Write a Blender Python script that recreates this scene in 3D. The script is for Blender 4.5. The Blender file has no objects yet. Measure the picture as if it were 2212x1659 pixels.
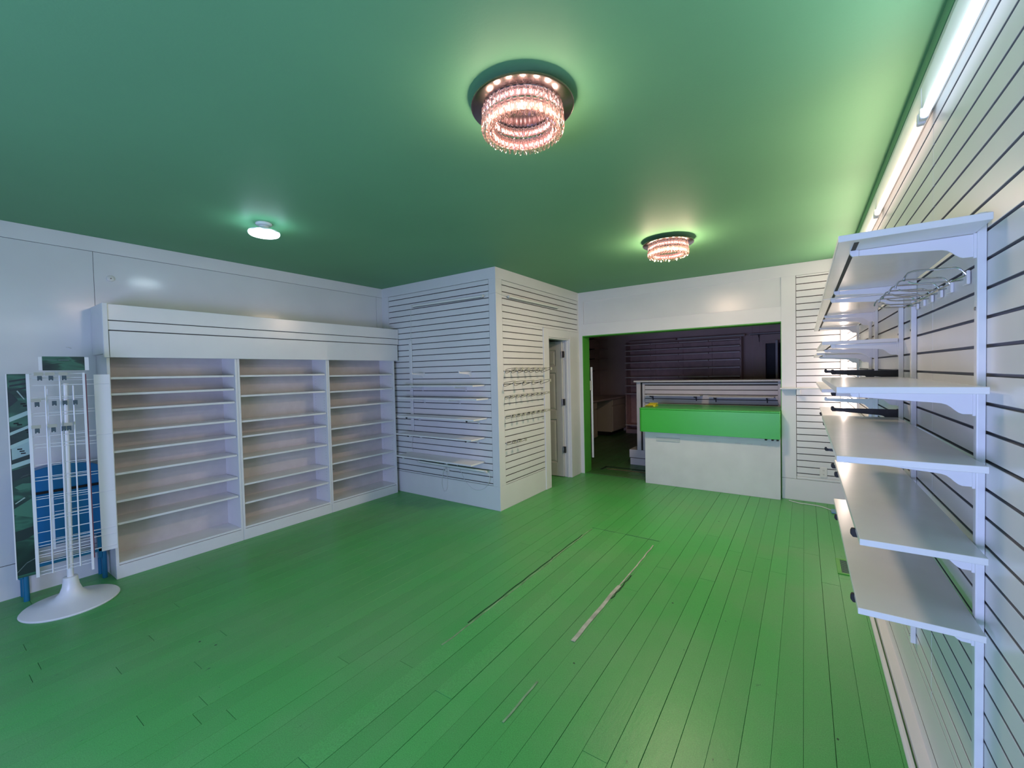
import bpy, bmesh, math, random
from mathutils import Vector, Matrix
random.seed(7)
C = bpy.context.scene.collection
S = bpy.context.scene
PI = math.pi

# ---------------------------------------------------------------- camera
cam_d = bpy.data.cameras.new('camera')
cam_d.sensor_fit = 'HORIZONTAL'; cam_d.sensor_width = 36.0
cam_d.lens = 916.3 * 36.0 / 2212.0
cam_d.clip_start = 0.02; cam_d.clip_end = 60
cam = bpy.data.objects.new('camera', cam_d); C.objects.link(cam)
yaw, pitch, roll = math.radians(34.568), math.radians(-1.534), math.radians(1.311)
fw0 = Vector((-math.sin(yaw), math.cos(yaw), 0)); rt0 = Vector((math.cos(yaw), math.sin(yaw), 0)); up0 = Vector((0, 0, 1))
fw = fw0*math.cos(pitch) + up0*math.sin(pitch); up1 = up0*math.cos(pitch) - fw0*math.sin(pitch)
rt = rt0*math.cos(roll) - up1*math.sin(roll); up = up1*math.cos(roll) + rt0*math.sin(roll)
M = Matrix((rt, up, -fw)).transposed().to_4x4(); M.translation = Vector((0, 0, 1.579))
cam.matrix_world = M
S.camera = cam

# ---------------------------------------------------------------- world, daylight, exposure
W = bpy.data.worlds.new('world'); S.world = W; W.use_nodes = True
W.node_tree.nodes['Background'].inputs[0].default_value = (0.62, 0.74, 1.0, 1)
W.node_tree.nodes['Background'].inputs[1].default_value = 1.0
S.view_settings.view_transform = 'Standard'; S.view_settings.look = 'None'
S.view_settings.exposure = -0.38; S.view_settings.gamma = 1.0; S.view_settings.use_curve_mapping = False
DAY, TUBE_C, TUBE_W, TUBE_E, CHIP, LED = 155.0, 2.0, 2.0, 9.0, 18.0, 18.0   # daylight in watts, glow of the visible lamp surfaces
P_COOL, P_WARM, P_CORNER, P_UP1, P_UP2, P_DN1, P_DN2 = 5.6, 7.5, 7.0, 0.65, 1.6, 9.0, 37.0   # watts of the lamps inside the fixtures

def area(name, loc, rot, sx, sy, power, col):
    l = bpy.data.lights.new(name, 'AREA'); l.shape = 'RECTANGLE'; l.size = sx; l.size_y = sy
    l.energy = power; l.color = col
    o = bpy.data.objects.new(name, l); C.objects.link(o); o.location = loc; o.rotation_euler = rot
    return o
# daylight through the shop window behind the camera (sits in the window opening, facing the room)
area('window_daylight', (-1.25, -1.80, 0.95), (PI/2, 0, 0), 2.6, 1.1, DAY, (0.43, 0.50, 1.0))

# ---------------------------------------------------------------- materials
def new_mat(name):
    m = bpy.data.materials.new(name); m.use_nodes = True
    return m, m.node_tree.nodes, m.node_tree.links, m.node_tree.nodes['Principled BSDF']
def mat(name, col, rough=0.5, metal=0.0, var=0.0, scale=6.0, bump=0.0, bscale=60.0, spec=0.5, col2=None):
    m, N, L, P = new_mat(name)
    P.inputs['Base Color'].default_value = (*col, 1); P.inputs['Roughness'].default_value = rough
    P.inputs['Metallic'].default_value = metal; P.inputs['Specular IOR Level'].default_value = spec
    tc = N.new('ShaderNodeTexCoord')
    if var or col2:
        n = N.new('ShaderNodeTexNoise'); n.inputs['Scale'].default_value = scale; n.inputs['Detail'].default_value = 4
        L.new(tc.outputs['Object'], n.inputs['Vector'])
        r = N.new('ShaderNodeValToRGB')
        c2 = col2 if col2 else tuple(c*(1-var) for c in col)
        r.color_ramp.elements[0].position = 0.35; r.color_ramp.elements[1].position = 0.65
        r.color_ramp.elements[0].color = (*c2, 1); r.color_ramp.elements[1].color = (*col, 1)
        L.new(n.outputs['Fac'], r.inputs['Fac']); L.new(r.outputs['Color'], P.inputs['Base Color'])
    if bump:
        n = N.new('ShaderNodeTexNoise'); n.inputs['Scale'].default_value = bscale; n.inputs['Detail'].default_value = 3
        L.new(tc.outputs['Object'], n.inputs['Vector'])
        b = N.new('ShaderNodeBump'); b.inputs['Strength'].default_value = bump; b.inputs['Distance'].default_value = 0.01
        L.new(n.outputs['Fac'], b.inputs['Height']); L.new(b.outputs['Normal'], P.inputs['Normal'])
    return m
def emis(name, col, strength):
    m, N, L, P = new_mat(name)
    P.inputs['Base Color'].default_value = (*col, 1)
    P.inputs['Emission Color'].default_value = (*col, 1); P.inputs['Emission Strength'].default_value = strength
    return m

m_wall = mat('white_wall_paint', (0.74, 0.745, 0.74), 0.15, var=0.05, scale=2.5, bump=0.05, bscale=9)
m_head = mat('white_header_paint', (0.74, 0.745, 0.74), 0.26, var=0.05, scale=2.5, bump=0.05, bscale=9)
m_slat = mat('white_slat_paint', (0.76, 0.76, 0.75), 0.28, var=0.04, scale=3, bump=0.02, bscale=12)
m_groove_w = mat('painted_board_groove', (0.30, 0.30, 0.33), 0.6, var=0.1)
m_groove = mat('raw_board_groove', (0.10, 0.085, 0.08), 0.8, var=0.2)
m_trim = mat('white_trim_paint', (0.75, 0.755, 0.75), 0.35, var=0.03, scale=4, bump=0.03, bscale=14)
m_mel = mat('white_melamine', (0.78, 0.78, 0.78), 0.32, var=0.03, scale=5)
m_val = mat('glossy_white_valance', (0.77, 0.77, 0.77), 0.20, var=0.03, scale=5)
m_shelf = mat('white_shelf_board', (0.80, 0.80, 0.79), 0.20, var=0.04, scale=7, bump=0.02, bscale=16)
m_back = mat('beige_back_board', (0.60, 0.57, 0.55), 0.55, var=0.06, scale=12)
m_metal_w = mat('white_enamel_metal', (0.78, 0.79, 0.80), 0.30)
m_metal_b = mat('black_enamel_metal', (0.012, 0.012, 0.016), 0.35)
m_rubber = mat('black_rubber', (0.010, 0.010, 0.012), 0.6)
m_chrome = mat('chrome', (0.55, 0.55, 0.58), 0.14, metal=1.0)
m_hook = mat('dull_steel_wire', (0.10, 0.095, 0.09), 0.28, metal=1.0)
m_steel = mat('brushed_steel', (0.40, 0.38, 0.36), 0.35, metal=1.0, var=0.2, scale=30)
m_canopy = mat('polished_plate', (0.26, 0.19, 0.19), 0.22, metal=1.0)
m_ceil = mat('green_ceiling_paint', (0.140, 0.36, 0.185), 0.60, var=0.06, scale=1.2, bump=0.05, bscale=80, spec=0.4)
m_jamb = mat('green_jamb_paint', (0.09, 0.42, 0.05), 0.45, var=0.06, scale=6)
m_counter = mat('green_counter_paint', (0.055, 0.50, 0.050), 0.30, var=0.05, scale=3)
m_counter_base = mat('white_counter_paint', (0.72, 0.74, 0.73), 0.40, var=0.07, scale=4, bump=0.03, bscale=10)
m_tube_off = mat('frosted_tube_off', (0.84, 0.85, 0.80), 0.25)
m_cord = mat('white_cord', (0.70, 0.71, 0.70), 0.5)
m_dark = mat('dark_void', (0.012, 0.011, 0.012), 0.8)
m_door = mat('grey_white_door_paint', (0.60, 0.60, 0.57), 0.38, var=0.03)
m_plastic = mat('ivory_plastic', (0.72, 0.71, 0.66), 0.4)
m_back_room = mat('dim_room_paint', (0.80, 0.60, 0.53), 0.6, var=0.1, scale=2)
m_unit = mat('grey_shelving_metal', (0.72, 0.48, 0.42), 0.4, var=0.15, scale=8)
m_unit_edge = mat('pale_shelf_edge', (0.82, 0.68, 0.63), 0.25)
m_cab = mat('beige_cabinet', (0.66, 0.56, 0.44), 0.45)
m_top = mat('brown_worktop', (0.58, 0.44, 0.38), 0.35, var=0.1)
m_blue = mat('blue_plastic', (0.010, 0.17, 0.42), 0.32, var=0.08, scale=6)
m_blue_d = mat('blue_metal', (0.010, 0.16, 0.30), 0.35)
m_yellow = mat('yellow_paper', (0.80, 0.66, 0.03), 0.5)
m_tube_shadow = mat('tube_shadow_grey', (0.22, 0.23, 0.22), 0.45)  # shadow under the slim tubes, put into the channel colour
m_hutch = mat('grey_hutch_paint', (0.62, 0.58, 0.57), 0.4, var=0.05)
m_clip = mat('grey_clip_plastic', (0.05, 0.085, 0.10), 0.5)
m_tag = mat('yellowed_tag', (0.42, 0.42, 0.34), 0.3)
m_frame = mat('window_frame_paint', (0.6, 0.6, 0.6), 0.4)
m_pale = mat('bare_filler', (0.50, 0.52, 0.44), 0.7, var=0.35, scale=14)
m_pale2 = mat('green_stained_filler', (0.27, 0.47, 0.25), 0.7, var=0.45, scale=9)
m_crack = mat('dark_crack', (0.010, 0.020, 0.012), 0.8)
m_crack2 = mat('dark_green_crack', (0.012, 0.05, 0.02), 0.8)
m_vent = mat('green_vent_metal', (0.035, 0.13, 0.08), 0.35)
m_red = mat('red_brown_edge', (0.16, 0.05, 0.06), 0.6)
m_threshold = mat('worn_threshold_wood', (0.20, 0.17, 0.09), 0.7, var=0.4, scale=12)

m_tube_c = emis('cool_tube_glow', (0.80, 0.90, 1.0), TUBE_C)
m_tube_w = emis('warm_tube_glow', (1.0, 0.80, 0.70), TUBE_W)
m_tube_e = emis('warm_corner_tube_glow', (1.0, 0.80, 0.72), TUBE_E)
m_led = emis('cool_led_glow', (0.86, 0.95, 1.0), LED)
m_chip = emis('warm_chip_glow', (1.0, 0.78, 0.72), CHIP)
m_band = emis('warm_band_glow', (1.0, 0.50, 0.40), 0.42)

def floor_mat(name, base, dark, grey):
    m, N, L, P = new_mat(name)
    tc = N.new('ShaderNodeTexCoord'); oi = N.new('ShaderNodeObjectInfo')
    n1 = N.new('ShaderNodeTexNoise'); n1.inputs['Scale'].default_value = 1.1; n1.inputs['Detail'].default_value = 5; n1.inputs['Roughness'].default_value = 0.6
    L.new(tc.outputs['Object'], n1.inputs['Vector'])
    r1 = N.new('ShaderNodeValToRGB'); r1.color_ramp.elements[0].position = 0.42; r1.color_ramp.elements[1].position = 0.70
    r1.color_ramp.elements[0].color = (*base, 1); r1.color_ramp.elements[1].color = (*grey, 1)
    L.new(n1.outputs['Fac'], r1.inputs['Fac'])
    # per-board shade
    mx = N.new('ShaderNodeMix'); mx.data_type = 'RGBA'; mx.blend_type = 'MULTIPLY'
    mr = N.new('ShaderNodeMapRange'); mr.inputs['To Min'].default_value = 0.94; mr.inputs['To Max'].default_value = 1.04
    L.new(oi.outputs['Random'], mr.inputs['Value'])
    mx.inputs[0].default_value = 1.0
    L.new(r1.outputs['Color'], mx.inputs[6]); L.new(mr.outputs['Result'], mx.inputs[7])
    # scuffs and chips
    mp = N.new('ShaderNodeMapping'); mp.inputs['Scale'].default_value = (16, 6, 1); mp.inputs['Rotation'].default_value = (0, 0, 0.35)
    L.new(tc.outputs['Object'], mp.inputs['Vector'])
    n2 = N.new('ShaderNodeTexNoise'); n2.inputs['Scale'].default_value = 1.6; n2.inputs['Detail'].default_value = 6; n2.inputs['Roughness'].default_value = 0.7
    L.new(mp.outputs['Vector'], n2.inputs['Vector'])
    r2 = N.new('ShaderNodeValToRGB'); r2.color_ramp.elements[0].position = 0.66; r2.color_ramp.elements[1].position = 0.72
    r2.color_ramp.elements[0].color = (0, 0, 0, 1); r2.color_ramp.elements[1].color = (1, 1, 1, 1)
    L.new(n2.outputs['Fac'], r2.inputs['Fac'])
    m2 = N.new('ShaderNodeMix'); m2.data_type = 'RGBA'
    L.new(r2.outputs['Color'], m2.inputs[0]); L.new(mx.outputs[2], m2.inputs[6]); m2.inputs[7].default_value = (*dark, 1)
    # dropped specks of dirt
    vo = N.new('ShaderNodeTexVoronoi'); vo.inputs['Scale'].default_value = 7.0; vo.inputs['Randomness'].default_value = 1.0
    n4 = N.new('ShaderNodeTexNoise'); n4.inputs['Scale'].default_value = 40; L.new(tc.outputs['Object'], n4.inputs['Vector'])
    vm = N.new('ShaderNodeVectorMath'); vm.operation = 'MULTIPLY_ADD'; vm.inputs[1].default_value = (0.02, 0.02, 0); L.new(n4.outputs['Color'], vm.inputs[0]); L.new(tc.outputs['Object'], vm.inputs[2])
    L.new(vm.outputs['Vector'], vo.inputs['Vector'])
    sz = N.new('ShaderNodeSeparateColor'); L.new(vo.outputs['Color'], sz.inputs[0])
    mrs = N.new('ShaderNodeMapRange'); mrs.inputs['From Min'].default_value = 0.55; mrs.inputs['From Max'].default_value = 1.0; mrs.inputs['To Min'].default_value = 0.0; mrs.inputs['To Max'].default_value = 0.055
    L.new(sz.outputs[0], mrs.inputs['Value'])
    lt = N.new('ShaderNodeMath'); lt.operation = 'LESS_THAN'; L.new(vo.outputs['Distance'], lt.inputs[0]); L.new(mrs.outputs['Result'], lt.inputs[1])
    m4 = N.new('ShaderNodeMix'); m4.data_type = 'RGBA'; L.new(lt.outputs[0], m4.inputs[0]); L.new(m2.outputs[2], m4.inputs[6]); m4.inputs[7].default_value = (dark[0]*0.5, dark[1]*0.5, dark[2]*0.5, 1)
    m2 = m4
    # fine grain
    n3 = N.new('ShaderNodeTexNoise'); n3.inputs['Scale'].default_value = 220; n3.inputs['Detail'].default_value = 2
    L.new(tc.outputs['Object'], n3.inputs['Vector'])
    mr3 = N.new('ShaderNodeMapRange'); mr3.inputs['To Min'].default_value = 0.55; mr3.inputs['To Max'].default_value = 1.45
    L.new(n3.outputs['Fac'], mr3.inputs['Value'])
    m3 = N.new('ShaderNodeMix'); m3.data_type = 'RGBA'; m3.blend_type = 'MULTIPLY'; m3.inputs[0].default_value = 1.0
    L.new(m2.outputs[2], m3.inputs[6]); L.new(mr3.outputs['Result'], m3.inputs[7])
    L.new(m3.outputs[2], P.inputs['Base Color'])
    mr4 = N.new('ShaderNodeMapRange'); mr4.inputs['To Min'].default_value = 0.28; mr4.inputs['To Max'].default_value = 0.50
    L.new(n1.outputs['Fac'], mr4.inputs['Value']); L.new(mr4.outputs['Result'], P.inputs['Roughness'])
    b = N.new('ShaderNodeBump'); b.inputs['Strength'].default_value = 0.12; b.inputs['Distance'].default_value = 0.01
    L.new(n2.outputs['Fac'], b.inputs['Height']); L.new(b.outputs['Normal'], P.inputs['Normal'])
    return m
m_floor = floor_mat('green_floor_paint', (0.075, 0.40, 0.095), (0.03, 0.13, 0.05), (0.125, 0.38, 0.13))
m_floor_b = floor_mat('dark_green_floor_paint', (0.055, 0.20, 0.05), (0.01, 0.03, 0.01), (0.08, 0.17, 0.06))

# crystal: clear facets, part glass and part see-through
m_cry, N, L, P = new_mat('clear_crystal')
N.remove(P)
g1 = N.new('ShaderNodeBsdfGlass'); g1.inputs['Roughness'].default_value = 0.02; g1.inputs['IOR'].default_value = 1.52; g1.inputs['Color'].default_value = (1, 0.97, 0.95, 1)
t1 = N.new('ShaderNodeBsdfTransparent'); t1.inputs['Color'].default_value = (1, 0.95, 0.93, 1)
mixs = N.new('ShaderNodeMixShader'); mixs.inputs[0].default_value = 0.38
L.new(g1.outputs[0], mixs.inputs[1]); L.new(t1.outputs[0], mixs.inputs[2]); L.new(mixs.outputs[0], N['Material Output'].inputs[0])
# thin window glass
m_glass, N, L, P = new_mat('window_glass')
N.remove(P)
t1 = N.new('ShaderNodeBsdfTransparent'); g1 = N.new('ShaderNodeBsdfGlossy'); g1.inputs['Roughness'].default_value = 0.02
mixs = N.new('ShaderNodeMixShader'); mixs.inputs[0].default_value = 0.06
L.new(t1.outputs[0], mixs.inputs[1]); L.new(g1.outputs[0], mixs.inputs[2]); L.new(mixs.outputs[0], N['Material Output'].inputs[0])

# printed product panel (abstract green device artwork)
def print_mat(name, scale, stretch):
    m, N, L, P = new_mat(name)
    tc = N.new('ShaderNodeTexCoord'); mp = N.new('ShaderNodeMapping')
    L.new(tc.outputs['Object'], mp.inputs['Vector']); mp.inputs['Scale'].default_value = stretch; mp.inputs['Rotation'].default_value = (0.5, 0, 0)
    n = N.new('ShaderNodeTexNoise'); n.inputs['Scale'].default_value = scale; n.inputs['Detail'].default_value = 2.0; n.inputs['Distortion'].default_value = 0.6
    L.new(mp.outputs['Vector'], n.inputs['Vector'])
    r = N.new('ShaderNodeValToRGB'); e = r.color_ramp.elements
    e[0].position = 0.36; e[0].color = (0.008, 0.022, 0.018, 1); e[1].position = 0.50; e[1].color = (0.016, 0.055, 0.036, 1)
    x = e.new(0.58); x.color = (0.04, 0.15, 0.09, 1); x = e.new(0.70); x.color = (0.02, 0.07, 0.045, 1)
    L.new(n.outputs['Fac'], r.inputs['Fac']); L.new(r.outputs['Color'], P.inputs['Base Color'])
    P.inputs['Roughness'].default_value = 0.3
    return m
m_print = print_mat('printed_panel', 5.0, (1, 0.8, 1.6)); m_print2 = print_mat('printed_header', 9.0, (1, 0.7, 2.2))

# ---------------------------------------------------------------- mesh helpers
def slat(par, x0, x1, y0, y1, z0, z1, mg=None):
    o = part(par, 'slat', MB().box(x0, x1, y0, y1, z0, z1), m_slat, bevel=0.0010)
    o.data.materials.append(mg or m_groove)
    for p in o.data.polygons:
        if abs(p.normal.z) > 0.9: p.material_index = 1
    return o
class MB:
    def __init__(s): s.v = []; s.f = []
    def add(s, vs, fs):
        n = len(s.v); s.v += [tuple(v) for v in vs]; s.f += [tuple(i+n for i in f) for f in fs]; return s
    def box(s, x0, x1, y0, y1, z0, z1):
        if x0 > x1: x0, x1 = x1, x0
        if y0 > y1: y0, y1 = y1, y0
        if z0 > z1: z0, z1 = z1, z0
        return s.add([(x0,y0,z0),(x1,y0,z0),(x1,y1,z0),(x0,y1,z0),(x0,y0,z1),(x1,y0,z1),(x1,y1,z1),(x0,y1,z1)],
                     [(0,3,2,1),(4,5,6,7),(0,1,5,4),(1,2,6,5),(2,3,7,6),(3,0,4,7)])
    def tube(s, pts, r, n=8):
        pts = [Vector(p) for p in pts]; rings = []
        up = Vector((0,0,1)); prev = None
        for i, p in enumerate(pts):
            d = (pts[min(i+1,len(pts)-1)] - pts[max(i-1,0)]).normalized()
            if prev is None:
                a = up if abs(d.z) < 0.9 else Vector((1,0,0))
                u = d.cross(a).normalized()
            else:
                u = (prev - d*prev.dot(d)).normalized()
            prev = u; w = d.cross(u)
            rings.append([p + (u*math.cos(2*PI*k/n) + w*math.sin(2*PI*k/n))*r for k in range(n)])
        vs = [v for rg in rings for v in rg]; fs = []
        for i in range(len(pts)-1):
            for k in range(n):
                fs.append((i*n+k, i*n+(k+1)%n, (i+1)*n+(k+1)%n, (i+1)*n+k))
        fs.append(tuple(range(n))[::-1]); fs.append(tuple((len(pts)-1)*n+k for k in range(n)))
        return s.add(vs, fs)
    def lathe(s, prof, c=(0,0,0), n=32, closed=False):
        vs = []; fs = []
        for r, z in prof:
            for k in range(n):
                a = 2*PI*k/n; vs.append((c[0]+r*math.cos(a), c[1]+r*math.sin(a), c[2]+z))
        m = len(prof)
        for i in range(m if closed else m-1):
            j = (i+1) % m
            for k in range(n): fs.append((i*n+k, i*n+(k+1)%n, j*n+(k+1)%n, j*n+k))
        if not closed:
            fs.append(tuple(range(n))[::-1]); fs.append(tuple((m-1)*n+k for k in range(n)))
        return s.add(vs, fs)
    def prism(s, poly, axis, a, b):
        # poly in the two other axes (order x,y,z without axis)
        def P3(p, t): return {'x': (t,p[0],p[1]), 'y': (p[0],t,p[1]), 'z': (p[0],p[1],t)}[axis]
        n = len(poly); vs = [P3(p,a) for p in poly] + [P3(p,b) for p in poly]
        fs = [tuple(range(n)), tuple(range(2*n-1,n-1,-1))] + [(i, i+n, (i+1)%n+n, (i+1)%n) for i in range(n)]
        return s.add(vs, fs)
    def xf(s, mtx):
        s.v = [tuple(mtx @ Vector(v)) for v in s.v]; return s
    def mesh(s, name, m, bevel=0.0, smooth=False, seg=1):
        me = bpy.data.meshes.new(name); me.from_pydata(s.v, [], s.f)
        bm = bmesh.new(); bm.from_mesh(me); bmesh.ops.recalc_face_normals(bm, faces=bm.faces)
        if bevel:
            es = [e for e in bm.edges if len(e.link_faces) == 2 and e.calc_face_angle(0) > 0.6]
            bmesh.ops.bevel(bm, geom=es, offset=bevel, segments=seg, affect='EDGES', profile=0.5, clamp_overlap=True)
        if smooth:
            for f in bm.faces: f.smooth = True
            for e in bm.edges:
                if len(e.link_faces) == 2 and e.calc_face_angle(0) > 0.6: e.smooth = False
        bm.to_mesh(me); bm.free(); me.materials.append(m)
        return me

def wloc(o):
    l = Vector((0,0,0))
    while o: l += o.location; o = o.parent
    return l
def tag(o, label=None, cat=None, group=None, kind=None):
    if label: o['label'] = label
    if cat: o['category'] = cat
    if group: o['group'] = group
    if kind: o['kind'] = kind
    return o
def thing(name, label, cat, loc=(0,0,0), group=None, kind=None):
    o = bpy.data.objects.new(name, None); C.objects.link(o); o.location = loc; o.empty_display_size = 0.05
    return tag(o, label, cat, group, kind)
def part(parent, name, mb, m, bevel=0.0, smooth=False, label=None, kind=None, local=False):
    off = Vector((0,0,0)) if local else wloc(parent)
    if off.length: mb.v = [(v[0]-off.x, v[1]-off.y, v[2]-off.z) for v in mb.v]
    o = bpy.data.objects.new(name, mb.mesh(name, m, bevel, smooth)); C.objects.link(o); o.parent = parent
    return tag(o, label, kind=kind)
def solo(name, label, cat, mb, m, loc=(0,0,0), bevel=0.0, smooth=False, group=None, kind=None):
    loc = Vector(loc); mb.v = [(v[0]-loc.x, v[1]-loc.y, v[2]-loc.z) for v in mb.v]
    o = bpy.data.objects.new(name, mb.mesh(name, m, bevel, smooth)); C.objects.link(o); o.location = loc
    return tag(o, label, cat, group, kind)
def dup(root, loc, rotz=None, label=None, group=None):
    r = root.copy(); C.objects.link(r); r.location = loc
    if rotz is not None: r.rotation_euler = (0,0,rotz)
    if label: r['label'] = label
    if group: r['group'] = group
    for ch in list(root.children):
        c = ch.copy(); C.objects.link(c); c.parent = r
        for g in list(ch.children):
            d = g.copy(); C.objects.link(d); d.parent = c
    return r
def box(*a): return MB().box(*a)
ORD = ['first','second','third','fourth','fifth','sixth','seventh','eighth','ninth','tenth']

XL, XR, YA, YK, XB, H = -4.817, 0.397, 3.859, 5.984, -2.855, 2.775
PITCH = 0.0762; GW = 0.0088   # slat pitch, groove width
YF = -1.85                    # street front wall

# ---------------------------------------------------------------- floor
floor = solo('floor', 'green painted board floor of the shop', 'floor', box(XL-0.1, XR+0.1, YF, YK+0.22, -0.12, -0.022), m_crack, kind='structure')
def plank(par, x0, x1, y0, y1, top, m):
    c = 0.0005
    prof = [(x0,-0.0215+top),(x1,-0.0215+top),(x1,top-c),(x1-c,top),(x0+c,top),(x0,top-c)]
    return part(par, 'plank', MB().prism(prof, 'y', y0, y1), m)
PW = 0.1083
rows = range(-45, 5)
rnd = random.Random(3)
# two board ends that can be seen, by row
known = {-19:[1.358], -20:[0.84], -21:[0.74], -22:[0.803], -30:[0.835]}
for k in rows:
    x1 = -0.008 + k*PW; x0 = x1 - PW
    g = rnd.choice([0.0008, 0.0012, 0.0017, 0.0023])
    a, b = max(x0 + g, XL), min(x1 - 0.0003, XR)
    if b - a < 0.01: continue
    inpatch = -1.79 < (a+b)/2 < -1.12
    ends = [YF+0.02]
    if k in known: ends += known[k]
    else: ends.append(rnd.uniform(0.3, 1.6) if rnd.random() < 0.45 else rnd.uniform(-1.2, 0.1))
    if inpatch: ends.append(3.92)
    else: ends.append(rnd.uniform(2.6, 4.6))
    ends.append(YK+0.02)
    for e0, e1 in zip(ends, ends[1:]):
        e1c = e1
        dz = rnd.uniform(-0.0005, 0.0005) + (0.0016 if inpatch and e0 > 0 and e1 < 4 else 0)
        plank(floor, a, b, e0+0.0010, e1c-0.0010, dz, m_floor)
# patched strip in the floor: broken filler lines and cracks along its edges
def strip(par, name, pts, w, z, m, th=0.002):
    vs = []; n = len(pts)
    for x, y in pts: vs += [(x-w/2,y,z),(x+w/2,y,z),(x-w/2,y,z-th),(x+w/2,y,z-th)]
    fs = []
    for i in range(n-1):
        a, b = 4*i, 4*i+4
        fs += [(a,a+1,b+1,b),(a+1,a+3,b+3,b+1),(a+2,b+2,b+3,a+3),(a,b,b+2,a+2)]
    fs += [(0,2,3,1),(4*n-4,4*n-3,4*n-1,4*n-2)]
    return part(par, name, MB().add(vs, fs), m)
def wob(x, y0, y1, n, amp):
    return [(x + rnd.uniform(-amp, amp), y0+(y1-y0)*i/n) for i in range(n+1)]
strip(floor, 'filler_line', wob(-1.742, 1.75, 3.05, 14, 0.004), 0.010, 0.0032, m_pale2)
strip(floor, 'filler_line', wob(-1.752, 3.05, 3.88, 9, 0.005), 0.009, 0.0034, m_pale2)
strip(floor, 'filler_line', wob(-1.121, 2.19, 2.95, 9, 0.003), 0.026, 0.0036, m_pale)
strip(floor, 'filler_line', wob(-1.118, 2.95, 3.80, 9, 0.004), 0.010, 0.0034, m_pale)
strip(floor, 'filler_line', wob(-1.126, 1.50, 1.80, 5, 0.003), 0.010, 0.0034, m_pale2)
strip(floor, 'crack', wob(-1.762, 2.0, 3.1, 12, 0.004), 0.006, 0.0036, m_crack2)
strip(floor, 'crack', wob(-1.768, 3.1, 3.7, 6, 0.005), 0.005, 0.0036, m_crack2)
strip(floor, 'crack', wob(-1.101, 2.75, 3.15, 9, 0.004), 0.007, 0.0036, m_crack2)
part(floor, 'crack', MB().box(-1.76, -1.10, 3.920, 3.924, 0.0005, 0.0022), m_vent)

# back room floor
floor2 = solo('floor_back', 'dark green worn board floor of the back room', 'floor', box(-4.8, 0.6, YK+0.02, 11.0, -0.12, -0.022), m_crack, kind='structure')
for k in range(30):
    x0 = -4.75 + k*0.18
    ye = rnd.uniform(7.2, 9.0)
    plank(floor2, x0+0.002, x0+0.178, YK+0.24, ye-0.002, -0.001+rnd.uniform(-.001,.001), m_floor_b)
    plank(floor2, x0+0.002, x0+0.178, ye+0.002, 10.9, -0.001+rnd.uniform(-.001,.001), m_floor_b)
# threshold strip and hatch outline in the opening
th = thing('door_threshold', 'worn wooden threshold strip across the dark opening beside the counter', 'threshold', (-2.3, 6.3, 0))
part(th, 'board', MB().box(-2.79, -1.85, 6.02, 6.19, -0.02, 0.006), m_floor_b, bevel=0.003)
part(th, 'bare_edge', MB().box(-2.62, -1.85, 6.42, 6.47, -0.0, 0.004), m_threshold, bevel=0.001)
part(th, 'gap', MB().box(-2.66, -1.80, 6.56, 6.60, 0.0, 0.0035).box(-2.70, -2.66, 6.35, 6.60, 0.0, 0.0035), m_crack)

# ---------------------------------------------------------------- ceiling
solo('ceiling', 'flat green painted ceiling of the shop', 'ceiling', box(XL-0.1, XR+0.1, YF, YK+0.2, H, H+0.1), m_ceil, kind='structure')
solo('ceiling_back', 'dim ceiling of the back room', 'ceiling', box(-4.8, 0.6, YK+0.2, 11.0, 2.66, 2.76), m_back_room, kind='structure')

# ---------------------------------------------------------------- walls
def slats_x(par, x0, x1, yface, depth, ztop_groove, n, z_hi, z_lo, m=m_slat, sgn=1):
    """horizontal slats on a wall whose face looks to -y; grooves at ztop_groove - k*PITCH"""
    zs = [z_hi] + [ztop_groove - k*PITCH for k in range(n)] + [z_lo]
    for i in range(len(zs)-1):
        t = zs[i] - (GW/2 if i else 0); b = zs[i+1] + (GW/2 if i+1 < len(zs)-1 else 0)
        slat(par, x0, x1, yface, yface+depth, b, t)
def slats_y(par, xface, depth, y0, y1, zs, mg=None):
    for i in range(len(zs)-1):
        t = zs[i] - (GW/2 if i else 0); b = zs[i+1] + (GW/2 if i+1 < len(zs)-1 else 0)
        x0, x1 = sorted((xface, xface+depth))
        slat(par, x0, x1, y0, y1, b, t, mg)
GD = 0.014
# left wall
wl = solo('wall_left', 'plain white panelled wall behind the bookcases', 'wall', box(XL-0.1, XL-0.006, YF, 6.2, -0.1, H), m_groove, kind='structure')
part(wl, 'panel', MB().box(XL-0.006, XL, YF, 0.953, 0.252, 2.652), m_wall)
part(wl, 'panel', MB().box(XL-0.006, XL, 0.956, 3.760, 0.252, 2.652), m_wall)
part(wl, 'panel', MB().box(XL-0.006, XL, 3.764, YA+0.02, 0.252, 2.652), m_wall)
solo('trim_1', 'white flat trim band along the top of the left wall', 'trim', box(XL-0.006, XL+0.005, YF, YA, 2.655, H), m_trim, bevel=0.0015, kind='structure')
solo('baseboard_left', 'white flat baseboard along the left wall', 'baseboard', box(XL-0.006, XL+0.006, YF, YA, -0.01, 0.248), m_trim, bevel=0.002, kind='structure')

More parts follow.
